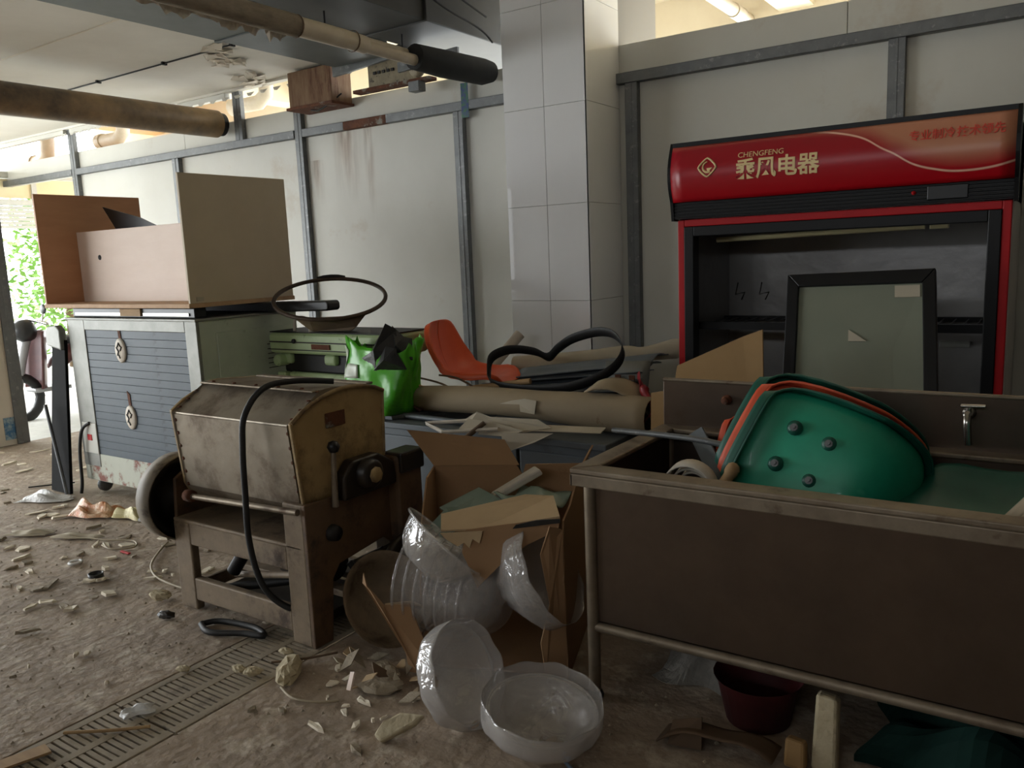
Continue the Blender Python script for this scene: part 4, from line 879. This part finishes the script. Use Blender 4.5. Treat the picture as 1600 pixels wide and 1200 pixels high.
MB().poly([(-2.96, 3.2, .70), (-2.84, 3.2, .70), (-2.83, 3.23, .70), (-2.95, 3.23, .70)], .02).build('rung', 'grey_paint', lf)
# pale strips and papers hanging over the front edge
fs = thing('white_strip_frame', 'bent white plastic strip poking out over the cabinet front', 'strip', (-2.4, 3.0, ZT))
MB().tube([(-2.20, 3.10, .735), (-2.601, 3.05, .690), (-2.413, 2.95, .682), (-2.115, 2.99, .714)], .010, 6, smooth=False).build('strip', 'strap_white', fs)
P_ = [([(-2.381, 3.10, .72), (-2.301, 3.08, .765), (-2.221, 3.08, .745), (-1.951, 3.07, .757), (-1.868, 3.05, .729), (-2.0, 3.03, .70), (-2.153, 3.03, .69), (-2.339, 3.05, .70)], 'crumpled pale paper sheet on top of the sheets before the fat roll'),
      ([(-2.093, 2.98, .70), (-1.822, 2.99, .72), (-1.914, 2.975, .672), (-2.073, 2.965, .612)], 'pale paper corner hanging down over the cabinet front'),
      ([(-2.21, 3.02, .745), (-1.981, 3.0, .715), (-2.069, 2.98, .685), (-2.233, 2.99, .678)], 'folded pale paper lying at the crossing of the sticks'),
      ([(-2.10, 3.03, .705), (-1.62, 3.05, .725), (-1.62, 3.10, .74), (-2.05, 3.10, .72)], 'long flat paper strip at the front right of the junk heap'),
      ([(-2.36, 3.01, .69), (-2.10, 3.0, .705), (-2.08, 3.03, .725), (-2.33, 3.05, .735)], 'narrow pale paper strip beside the bent white plastic strip')]
for q, lb in P_: tag(MB().poly(q, .004).build('paper_sheet', 'paper'), lb, 'paper', 'papers on the junk heap')
o = MB().tube([(-2.20, 3.0, .735), (-2.335, 2.90, .612), (-2.38, 2.87, .575)], .012, 6).build('twig', 'wood_dark'); tag(o, 'short stick slanting down over the cabinet front', 'stick')
dm('red_plastic', (150, 24, 34), (110, 16, 24), rough=.45, scale=10)
rb = thing('red_bag', 'red plastic bag scrap squeezed between cabinet and sink', 'bag', (-1.53, 3.4, .70))
MB().sheet(lambda u, v: (-1.60 + .10 * u + .03 * math.sin(5 * v), 3.36 + .06 * math.cos(4 * u) + .03 * v, .74 + .19 * v * (1 - .3 * u) + .02 * math.sin(9 * u)), 8, 8, .004).build('film', 'red_plastic', rb)
MB().sheet(lambda u, v: (-1.62 + .05 * u, 3.33 + .05 * v, .70 + .1 * v + .02 * math.sin(7 * u)), 5, 5, .004).build('film_tail', 'red_plastic', rb)
o = MB().sheet(lambda u, v: (-3.0 + .22 * u, 3.22 + .16 * v, .72 + .07 * math.sin(3.1 * u) * math.sin(3.1 * v) + .015 * math.sin(11 * u + 6 * v)), 10, 8, .006).build('dark_rag', 'maroon'); tag(o, 'dark maroon rag beneath the green bag', 'rag')
rnd = random.Random(5)
for k, (a, b_) in enumerate((((-2.95, 3.30, .80), (-2.55, 3.36, .745)), ((-2.90, 3.36, .86), (-2.60, 3.40, .76)), ((-2.86, 3.28, .84), (-2.66, 3.40, .74)), ((-2.80, 3.42, .87), (-2.58, 3.46, .80)))):
    o = MB().tube(spline([a, ((a[0] + b_[0]) / 2, a[1] + .02, (a[2] + b_[2]) / 2 + .02), b_], 5), .006, 6).build('twig', 'wood_dark' if k % 2 else 'wood')
    tag(o, 'thin twig among the sticks right of the green bag', 'twig', 'twigs beside the green bag')
o = MB().sheet(lambda u, v: (-2.58 + .07 * u, 3.34 + .04 * v, .75 + .03 * math.sin(6 * u + 3 * v)), 6, 6, .006).build('tissue', 'bag_white'); tag(o, 'crumpled whitish tissue at the left end of the wooden stick', 'tissue')

# green plastic bag
gb = thing('green_bag', 'bright green plastic bag stuffed with black film', 'bag', (-2.93, 3.2, ZT))
def bagpt(u, v, k=1.):
    a = 2 * math.pi * u; ca, sa = math.cos(a), math.sin(a); s = (abs(ca) ** 4 + abs(sa) ** 4) ** -.25
    w_ = .19 + .03 * v; d = .13 - .02 * v
    top = (.035 * math.sin(2 * a + .6) + .014 * math.sin(11 * a) + .01 * math.sin(17 * a + 1)) * max(0, v - .7) * 3.3
    wr = 1 + .07 * math.sin(9 * a + 5 * v) * math.sin(7 * v + a) + .05 * math.sin(4 * a - 6 * v)
    return (-3.03 + .02 * v + w_ * s * ca * wr * k, 3.20 + d * s * sa * wr * k + .03 * v, .70 + .36 * v + top)
MB().sheet(bagpt, 48, 16, .003).build('bag_film', 'bag_green', gb)
MB().sheet(lambda u, v: Vector(bagpt(.50 + .125 * u, .05 + .85 * v)) + Vector((-.004, -.006, 0)), 8, 12, .003).build('white_side', 'bag_white', gb)
MB().sheet(lambda u, v: Vector(bagpt(.64 + .06 * u, .52 + .2 * v)) + Vector((0, -.008, 0)), 5, 5, .003).build('printed_patch', 'bag_white', gb)
for q in ([(-3.120, 3.12, .97), (-3.010, 3.10, 1.0), (-2.930, 3.16, 1.175), (-2.890, 3.20, 1.14), (-2.860, 3.16, 1.02), (-2.960, 3.10, .93)], [(-2.940, 3.18, .98), (-2.920, 3.20, 1.16), (-2.860, 3.22, 1.10), (-2.820, 3.24, 1.09), (-2.790, 3.20, .98)], [(-3.160, 3.20, .95), (-3.140, 3.22, 1.02), (-3.040, 3.24, 1.03), (-2.940, 3.26, 1.10), (-2.860, 3.28, .95)], [(-2.980, 3.10, .93), (-2.900, 3.12, 1.06), (-2.840, 3.12, 1.05), (-2.780, 3.14, .94)]):
    m = MB(); c = sum((Vector(p) for p in q), Vector()) / len(q) + Vector((0, -.05, 0)); m.add([Vector(p) for p in q] + [c], [(i, (i + 1) % len(q), len(q)) for i in range(len(q))]); m.build('black_film', 'black_film', gb)

# ------------------------------------------------------------------ torn cardboard box
bx = thing('cardboard_box', 'torn open cardboard box spilling wrapped bowls beside the sink leg', 'box', (-1.8, 2.45, 0))
FL, FR, BR, BL = Vector((-1.98, 2.10, 0)), Vector((-1.385, 2.31, 0)), Vector((-1.56, 2.80, 0)), Vector((-2.20, 2.62, 0))
def pp(a, b_, q): return [a.lerp(b_, s) + Vector((0, 0, z)) for s, z in q]
def cbd(pts, nm, mat='cardboard', t=.007): return MB().poly(pts, t).build(nm, mat, bx)
MB().poly([FL + Vector((.02, .02, .006)), FR + Vector((-.02, .02, .006)), BR + Vector((0, 0, .006)), BL + Vector((0, 0, .006))], .008).build('bottom', 'cardboard', bx)
cbd(pp(BL, BR, [(0, 0), (1, 0), (1, .66), (.62, .645), (.60, .60), (.56, .64), (0, .62)]), 'back_panel')
cbd(pp(FL, BL, [(.45, 0), (1, 0), (1, .62), (.8, .60), (.62, .45), (.5, .2)]), 'left_panel')
cbd(pp(FR, BR, [(0, 0), (1, 0), (1, .66), (.55, .64), (.3, .60), (.04, .585), (.0, .5), (.03, .44), (-.02, .38), (.02, .3), (.0, .2), (.03, .08)]), 'right_panel')
cbd(pp(FL, FR, [(.42, .46), (.45, .545), (.72, .575), (.99, .60), (.98, .56), (.80, .50), (.64, .42), (.50, .33), (.46, .40)]), 'front_panel')
cbd([FR + Vector((0, -.0, .02)), FR + Vector((0, 0, .56)), FR + Vector((-.02, -.05, .585)), FR + Vector((-.055, -.06, .48)), FR + Vector((-.03, -.05, .30)), FR + Vector((-.06, -.07, .16)), FR + Vector((-.05, -.06, .03))], 'torn_flap')
# top flaps
cbd([pp(FL, FR, [(.30, .535)])[0], pp(FL, FR, [(.55, .55)])[0], pp(FL, FR, [(.99, .605)])[0], Vector((-1.50, 2.45, .625)), Vector((-1.63, 2.46, .61)), Vector((-1.86, 2.24, .565))], 'front_flap', 'cardboard_pale')
cbd([pp(BL, BR, [(0, .62)])[0], pp(BL, BR, [(.58, .64)])[0], BL.lerp(BR, .46) + Vector((-.02, .06, .73)), BL + Vector((-.16, .02, .76))], 'back_flap')
cbd([pp(FR, BR, [(.45, .63)])[0], pp(FR, BR, [(1, .66)])[0], BR + Vector((.02, .03, .73)), FR.lerp(BR, .62) + Vector((.03, 0, .72))], 'right_flap')
m = MB()
jag = pp(FL, FR, [(.30, .53), (.55, .545), (.53, .50), (.49, .515), (.47, .48), (.44, .50), (.40, .485), (.33, .51)]); m.poly([p + Vector((.003, -.008, 0)) for p in jag], .006).build('torn_edge', 'cardboard_pale', bx)
MB().poly([p + Vector((.004, -.006, .005)) for p in pp(FL, FR, [(.72, .553), (.99, .582), (.99, .596), (.86, .588), (.74, .568)])], .004).build('black_print', 'black_film', bx)
# folded corner flap lying to the left
cf = thing('cardboard_strip', 'bent cardboard strip leaning in front of the mixer pulley', 'cardboard', (-1.9, 2.08, 0))
MB().poly([(-2.018, 1.98, .402), (-2.001, 1.975, .357), (-1.978, 2.03, .268), (-1.90, 2.08, .271), (-1.80, 2.10, .006), (-1.872, 2.08, .006), (-1.98, 2.03, .235), (-2.03, 1.985, .36)], .008, (.3, -.9, .1)).build('strip', 'cardboard', cf)
MB().poly([(-1.978, 2.035, .27), (-1.90, 2.085, .272), (-1.87, 2.12, .25), (-1.92, 2.12, .26)], .006).build('fold', 'cardboard_pale', cf)
MB().poly([(-1.93, 2.07, .13), (-1.88, 2.08, .12), (-1.86, 2.09, .004), (-1.92, 2.08, .004)], .006).build('tab', 'cardboard', cf)
# clutter in the box: panes, film, tubes
o = MB().poly([(-2.05, 2.46, .50), (-1.86, 2.35, .50), (-1.72, 2.50, .545), (-1.95, 2.60, .56)], .006).build('glass_sheet', 'glass_shard'); tag(o, 'pale green glass sheet lying flat in the cardboard box', 'glass')
o = MB().poly([(-2.02, 2.36, .46), (-1.90, 2.27, .46), (-1.82, 2.30, .50), (-1.98, 2.42, .52)], .006).build('glass_sheet', 'glass_shard'); tag(o, 'smaller pale green glass piece at the front of the cardboard box', 'glass')
o = MB().poly([(-1.90, 2.62, .53), (-1.86, 2.58, .53), (-1.68, 2.66, .645), (-1.73, 2.70, .645)], .03).build('foam_bar', 'strap_white', None, .008); tag(o, 'pale foam bar slanting out of the cardboard box', 'foam')
o = MB().sheet(lambda u, v: (-1.82 + .24 * u, 2.52 + .2 * v, .55 + .035 * math.sin(6 * u + 2) * math.cos(5 * v)), 10, 8, .004).build('green_film', 'glass_shard'); tag(o, 'crumpled greenish film in the back of the cardboard box', 'film')

# plastic bowls
BP = spline([(0, 0, .0), (.075, 0, .002), (.115, 0, .02), (.148, 0, .06), (.168, 0, .11), (.176, 0, .135), (.188, 0, .138)], 3)
BP = [(p.x, p.z) for p in BP]
def bowl(label, loc, axis, mat, sc_=1., group='wrapped plastic bowls', wrap=False):
    z = Vector(axis).normalized(); x = z.orthogonal().normalized(); y = z.cross(x)
    Mx = Matrix.Translation(loc) @ Matrix((x, y, z)).transposed().to_4x4() @ Matrix.Scale(sc_, 4)
    t = thing('plastic_bowl', label, 'bowl', loc, group)
    m = MB(); m.M = Mx; m.lathe(BP, 40); m.build('bowl_wall', mat, t)
    m = MB(); m.M = Mx; m.tube([(.188 * math.cos(a), .188 * math.sin(a), .138) for a in [2 * math.pi * i / 40 for i in range(40)]], .005, 6, closed=True); m.build('bowl_rim', mat, t)
    if wrap:
        rr = random.Random(int(abs(loc[0]) * 1000))
        m = MB(); m.M = Mx
        ph = [rr.uniform(0, 6) for _ in range(3)]
        m.sheet(lambda u, v: ((.03 + .175 * min(1, v * 1.5)) * math.cos(6.283 * u) * (1 + .018 * math.sin(7 * 6.283 * u + ph[0] + 6 * v)), (.03 + .175 * min(1, v * 1.5)) * math.sin(6.283 * u) * (1 + .018 * math.sin(5 * 6.283 * u + ph[1])), -.02 + .19 * max(0, v * 1.3 - .25) + .004 * math.sin(11 * 6.283 * u + ph[2] + 4 * v)), 60, 14, .001)
        m.build('wrapping_film', 'film_dense', t)
    return t
ax = (FR - FL).normalized(); inn = Vector((-ax.y, ax.x, 0))
c0 = FL + inn * .12 + Vector((0, 0, .30))
for k in range(7):
    bowl(('leftmost', 'second', 'third', 'fourth', 'fifth', 'sixth', 'seventh')[k] + (' from the left in' if k else ' bowl of') + ' the nested row of clear bowls in the cardboard box', c0 + ax * (.17 + .04 * k) - inn * .02 - Vector((0, 0, .008 * k)), (-.98 * ax + inn * .1 + Vector((0, 0, .12))), 'film', 1., 'nested row of clear bowls')
bowl('large film-wrapped bowl at the right end of the nested row in the box', c0 + ax * .42 - inn * .02 + Vector((0, 0, .01)), (.86 * ax - .1 * inn + Vector((0, 0, .42))), 'film_dense', 1.0, wrap=True)
bowl('clear bowl tipped outwards at the upper left corner of the box', (-1.86, 2.11, .405), (.42, .50, .62), 'film_dense', .92)
bowl('film-wrapped bowl standing on its edge on the floor before the box', (-1.655, 1.92, .115), (.88, .06, .42), 'film_dense', .84, wrap=True)
bowl('film-wrapped bowl lying tilted on the floor, nearest the camera', (-1.265, 1.93, .012), (.16, -.05, .98), 'film_dense', .90, wrap=True)

# ------------------------------------------------------------------ floor drain grates
def grate(y0, y1, label):
    t = thing('drain_grate', label, 'grate', ((DX0 + DX1) / 2, (y0 + y1) / 2, -.03), 'slotted floor drain covers')
    m = MB(); x0, x1 = DX0 + .012, DX1 - .012; xm = (x0 + x1) / 2
    for a, b_ in ((x0, x0 + .035), (xm - .018, xm + .018), (x1 - .035, x1)): B(a, y0, -.022, b_, y1, -.004).build('rail', 'grate', t, .002)
    n = int((y1 - y0 - .03) / .0218); p = (y1 - y0) / n
    for a, b_ in ((x0 + .035, xm - .018), (xm + .018, x1 - .035)):
        m = MB()
        for i in range(n): m.box(a, y0 + i * p + .0042, -.021, b_, y0 + (i + 1) * p - .0042, -.005)
        g = m.build('slat_row', 'grate', t); g['kind'] = 'stuff'
gy = [-.55, -.02, .51, .92, 1.40, 1.88, 2.36]
gl = ['drain grate hidden furthest towards the camera', 'drain grate second from the camera end', 'drain grate third from the camera end', 'slotted drain grate at the lower left edge of the picture', 'slotted drain grate with the thin stick lying on it', 'slotted drain grate with the round hole before the mixer', 'drain grate under the mixer frame']
for i in range(3, 6): grate(gy[i], gy[i + 1] - .006, gl[i])

# ------------------------------------------------------------------ rubbish on the floor
def flake(x, y, r, seed, name='plaster_flake', mat='chip', h=.012, el=1.6, rot=None):
    q = random.Random(seed); n = q.randint(5, 8); a0 = rot if rot is not None else q.uniform(0, 3.14); m = MB(); top = []; bot = []
    for i in range(n):
        a = 6.283 * i / n; rr = r * q.uniform(.55, 1.15); px, py = rr * el * math.cos(a), rr * math.sin(a) / el
        wx, wy = x + px * math.cos(a0) - py * math.sin(a0), y + px * math.sin(a0) + py * math.cos(a0)
        bot.append((wx, wy, 0)); top.append((x + (wx - x) * .88, y + (wy - y) * .88, h * q.uniform(.5, 1.3)))
    m.add(bot + top, [list(range(n))[::-1], list(range(n, 2 * n))] + [(i, (i + 1) % n, n + (i + 1) % n, n + i) for i in range(n)])
    return m.build(name, mat)
rq = random.Random(21)
zones = [(-6.6, -4.6, 1.6, 2.75, 46, 'pale plaster flake scattered before the steel cabinet', .05), (-4.6, -3.45, 1.5, 2.6, 46, 'pale plaster flake scattered left of the mixer', .038), (-7.6, -5.9, 2.4, 3.4, 16, 'pale plaster flake on the brown floor by the doorway', .05),
         (-3.15, -2.45, 2.1, 2.5, 14, 'pale plaster flake under the mixer frame', .03), (-4.4, -2.8, .9, 1.6, 20, 'small flake on the bare floor left of the drain', .018), (-2.25, -1.7, 1.6, 2.0, 18, 'small flake right of the drain grates', .022)]
for x0, x1, y0, y1, n, lb, r in zones:
    for k in range(n):
        o = flake(rq.uniform(x0, x1), rq.uniform(y0, y1), r * rq.uniform(.4, 1.2), rq.random(), h=.006 + .008 * rq.random(), mat=rq.choice(('chip', 'chip', 'concrete')), el=rq.uniform(1.1, 1.9))
        tag(o, lb, 'plaster flake', lb.replace('pale ', '').replace('flake', 'flakes').replace('small ', 'small '))
m = MB()
for k in range(900):
    x = rq.uniform(-6.5, -.6); y = rq.uniform(.7, 2.6)
    if DX0 < x < DX1: continue
    r = rq.uniform(.003, .009); m.add([(x - r, y, 0), (x, y - r, 0), (x + r, y + r * .4, 0), (x, y, r * rq.uniform(.6, 1.3))], [(0, 1, 3), (1, 2, 3), (2, 0, 3)])
o = m.build('grit', 'concrete'); o['kind'] = 'stuff'; tag(o, 'fine grit and crumbs strewn over the dirty floor', 'grit')
def lump(name, label, x, y, r, mat, cat='lump', seed=1, sx=1.4, sy=.8, sz=.6, rz=20, z=None):
    q = random.Random(seed); m = MB(); m.M = Rm((x, y, r * sz * .8 if z is None else z), 0, 0, rz); V = []; nu, nv = 8, 12
    for i in range(nu + 1):
        t = math.pi * i / nu
        for j in range(nv):
            a = 6.283 * j / nv; k = r * (1 + q.uniform(-.16, .16)) if 0 < i < nu else r
            V.append((k * sx * math.sin(t) * math.cos(a), k * sy * math.sin(t) * math.sin(a), max(-r * sz * .8, k * sz * math.cos(t))))
    m.add(V, [(i * nv + j, i * nv + (j + 1) % nv, (i + 1) * nv + (j + 1) % nv, (i + 1) * nv + j) for i in range(nu) for j in range(nv)], False)
    return tag(m.build(name, mat), label, cat)
lump('plaster_chunk', 'long cream plaster chunk beside the drain grate', -2.30, 1.84, .062, 'foam', 'plaster', 3, 1.7, .7, .42, -50)
lump('plaster_chunk', 'small cream plaster chunk on the grate edge, left of the long one', -2.42, 1.775, .024, 'foam', 'plaster', 4, 1.5, .9, .7, 40)
lump('plaster_chunk', 'smallest cream plaster chunk between two others on the grate', -2.49, 1.765, .02, 'foam', 'plaster', 5, 1.5, .9, .7, 10)
lump('plaster_chunk', 'cream plaster crumb at the upper edge of the grate', -2.68, 1.66, .02, 'foam', 'plaster', 6)
lump('plaster_chunk', 'cream plaster crumb near the mixer foot on the grate', -2.44, 1.95, .022, 'foam', 'plaster', 7)
lump('plaster_chunk', 'pale yellow plaster lump on the floor left of the mixer foot', -3.38, 2.02, .04, 'foam', 'plaster', 8)
lump('plaster_chunk', 'pale plaster lump seen through the mixer frame', -3.12, 2.62, .06, 'foam', 'plaster', 9, 2.0, .8, .5, 0)
lump('rubble_stone', 'flat grey-brown stone right of the fallen leaf scraps', -1.93, 1.93, .055, 'concrete', 'stone', 10, 1.5, .9, .35, 30)
lump('rubble_stone', 'small dark stone behind the flat grey-brown one', -1.99, 2.03, .045, 'concrete', 'stone', 11, 1.6, .8, .4, -20)
lump('rubble_stone', 'dark grimy lump on the floor before the left mixer foot', -3.17, 1.91, .03, 'grease', 'lump', 12)
o = MB().poly([(-1.735, 1.70, .012), (-1.70, 1.69, .004), (-1.62, 1.76, .05), (-1.60, 1.79, .075), (-1.68, 1.77, .07), (-1.72, 1.73, .05)], .03).build('foam_wedge', 'foam', None, .008); tag(o, 'yellow foam wedge lying alone on the foreground floor', 'foam')
# leaf-like scraps in a heap before the box
sq = random.Random(8)
for k in range(16):
    x = -2.22 + sq.random() * .42; y = 1.86 + sq.random() * .22; a = sq.random() * 6.28; l = sq.uniform(.04, .1); tilt = sq.uniform(.0, .07)
    dx, dy = math.cos(a) * l, math.sin(a) * l
    o = MB().poly([(x, y, .004), (x + dx * .5 - dy * .3, y + dy * .5 + dx * .3, .008 + tilt * .6), (x + dx, y + dy, .006 + tilt), (x + dx * .5 + dy * .3, y + dy * .5 - dx * .3, .005 + tilt * .4)], .004).build('scrap', sq.choice(('cardboard_pale', 'concrete', 'wood_dark', 'paper')))
    tag(o, 'dry brown scrap in the small heap between mixer and box', 'scrap', 'dry scraps in the heap before the box')
o = MB().poly([(-2.02, 1.86, .01), (-2.0, 1.86, .012), (-2.015, 1.90, .06), (-2.035, 1.90, .055)], .008).build('pink_strip', 'mdf_pink'); tag(o, 'small pinkish strip standing in the scrap heap', 'strip')
def cord(label, pts, r=.004, mat='wire', name='wire', cat='wire'): return tag(MB().tube(spline(pts, 6), r, 6).build(name, mat), label, cat)
cord('beige wire curving on the floor to the left mixer leg', [(-4.05, 2.50, .006), (-3.95, 2.38, .006), (-3.80, 2.24, .006), (-3.62, 2.16, .006), (-3.40, 2.14, .006), (-3.3, 2.15, .006)], .006)
cord('thin wire loop on the floor below the orange wrapper', [(-4.55, 2.32, .006), (-4.40, 2.36, .006), (-4.25, 2.42, .006), (-4.15, 2.36, .006), (-4.25, 2.28, .006), (-4.38, 2.32, .006)], .005)
cord('dark thin cord on the floor left of the black board', [(-6.05, 2.72, .006), (-5.95, 2.85, .006), (-5.86, 2.95, .006)], .005, 'dark_iron')
cord('dark cable loop on the floor under the mixer front', [(-2.95, 1.93, .014), (-2.85, 1.90, .014), (-2.72, 1.96, .014), (-2.62, 1.99, .014), (-2.72, 2.02, .014), (-2.90, 1.99, .014), (-2.95, 1.93, .014)], .013, 'black_rubber', 'cable_loop', 'cable')
cord('thin curled wire right of the long plaster chunk', [(-2.25, 1.76, .006), (-2.15, 1.73, .006), (-2.05, 1.76, .006), (-2.0, 1.80, .006)], .005)
cord('thin stick lying across the drain grate', [(-2.66, 1.20, .004), (-2.52, 1.30, .004), (-2.44, 1.37, .004)], .006, 'wood', 'thin_stick', 'stick')
cord('reddish thin stick reaching from the grate to the mixer foot', [(-2.42, 1.86, .01), (-2.32, 1.95, .012), (-2.24, 2.03, .02)], .005, 'wood_dark', 'thin_stick', 'stick')
cord('blue cord poking out under the nearest wrapped bowl', [(-1.16, 1.90, .008), (-1.10, 1.86, .008), (-1.03, 1.80, .008)], .006, 'blue_hose', 'cord', 'cord')
o = MB().poly([(-2.69, .98, .004), (-2.63, .98, .004), (-2.58, 1.12, .006), (-2.64, 1.13, .006)], .008).build('wood_slat', 'wood'); tag(o, 'short pale wood slat at the lower left corner of the grate', 'slat')
rg = MB().lathe([(.032, 0), (.036, 0), (.036, .026), (.032, .026), (.032, 0)], 22, 'z', (-3.915, 2.015, 0)); tag(rg.build('black_ring', 'black_plastic'), 'small black plastic ring lying on the open floor', 'ring')
rg = MB().tube([(-4.21 + .03 * math.cos(a), 2.07 + .03 * math.sin(a), .008) for a in [6.283 * i / 20 for i in range(20)]], .007, 6, closed=True); tag(rg.build('white_ring', 'white_film'), 'small white ring on the floor behind the black ring', 'ring')
tag(B(-4.16, 2.285, 0, -4.08, 2.30, .008).build('red_pencil', 'red_frame', None, .002), 'short red stick on the floor below the wire loop', 'stick')
def crumple(name, label, x, y, w_, d, h, mat, seed, rz=0, cat='wrapper'):
    q = random.Random(seed); ph = [q.uniform(0, 6.28) for _ in range(6)]; m = MB(); m.M = Rm((x, y, 0), 0, 0, rz)
    def fn(u, v):
        e = math.sin(math.pi * u) ** .5 * math.sin(math.pi * v) ** .5
        zz = .006 + h * e * (.55 + .25 * math.sin(9 * u + ph[0]) + .25 * math.sin(11 * v + ph[1] + 4 * u))
        return ((u - .5) * w_ + .06 * w_ * math.sin(7 * v + ph[2]), (v - .5) * d + .08 * d * math.sin(8 * u + ph[3]), max(.004, zz))
    m.sheet(fn, 18, 14, .003, False); return tag(m.build(name, mat), label, cat)
crumple('orange_wrapper', 'crumpled orange and white wrapper before the steel cabinet', -4.98, 2.60, .30, .16, .11, 'orange_film', 2, 20)
crumple('cream_wrapper', 'crumpled cream wrapper right of the orange one', -4.70, 2.70, .24, .14, .09, 'cream_film', 3, 10)
crumple('grey_wrapper', 'crumpled grey wrapper between cream wrapper and mixer guard', -4.42, 2.72, .34, .18, .10, 'grey_film', 4, 0)
crumple('white_bag', 'flattened white plastic bag at the foot of the black board', -5.60, 2.62, .34, .12, .07, 'white_film', 5, 30, 'bag')
crumple('paper_scrap', 'long pale paper scrap on the floor left of the wire loop', -4.62, 2.30, .30, .05, .03, 'paper', 6, 25, 'paper')
crumple('paper_scrap', 'wide pale paper scrap at the left of the open floor', -4.95, 2.20, .26, .09, .03, 'paper', 7, 30, 'paper')
crumple('film_scrap', 'small white film scrap lying on the drain grate', -2.56, 1.40, .10, .06, .03, 'white_film', 8, 60, 'film')
bs_ = MB().lathe([(0, 0), (.12, 0), (.145, .03), (.18, .10), (.19, .105)], 32); 
for i, p in enumerate(bs_.v): bs_.v[i] = Rm((-2.20, 2.22, .15), 60, 0, 75) @ p
tag(bs_.build('plastic_basin', 'mixer_frame'), 'grimy pale basin tipped on its side between mixer and box', 'basin')

# ------------------------------------------------------------------ rubbish under the sink
o = MB().lathe([(0, 0), (.10, 0), (.13, .14), (.14, .15)], 24, 'z', (-.74, 2.42, 0)).build('red_tub', 'red_cloth'); tag(o, 'dark red plastic tub under the sink', 'tub')
o = MB().poly([(-.53, 2.25, .0), (-.46, 2.25, .0), (-.465, 2.28, .215), (-.525, 2.28, .22)], .05).build('foam_block', 'foam', None, .01); tag(o, 'tall stained yellowish foam block standing under the sink', 'foam')
o = MB().poly([(-.60, 2.22, .0), (-.54, 2.22, .0), (-.545, 2.24, .075), (-.60, 2.24, .08)], .05).build('foam_block', 'cardboard_tan', None, .01); tag(o, 'small brownish foam block beside the red tub under the sink', 'foam')
o = MB().sheet(lambda u, v: (-.96 + .34 * u, 2.12 + .10 * v + .04 * u, .012 + .06 * math.sin(3.0 * u) * (1 - .4 * v) + .01 * math.sin(9 * u)), 12, 6, .006).build('cardboard_scrap', 'wood_dark'); tag(o, 'curled brown cardboard scrap under the front edge of the sink', 'cardboard')
o = MB().poly([(-.93, 2.14, .0), (-.83, 2.16, .0), (-.84, 2.19, .09), (-.93, 2.18, .06)], .01).build('cardboard_scrap', 'wood_dark'); tag(o, 'upright cardboard corner behind the curled scrap under the sink', 'cardboard')
crumple('grey_sack', 'crumpled grey-brown sack under the left half of the sink', -.98, 2.62, .30, .28, .28, 'grey_film', 11, 0, 'sack')
crumple('green_tarp', 'dark green tarp heap under the right end of the sink', -.10, 2.50, .60, .40, .24, 'tarp_green', 12, 0, 'tarp')
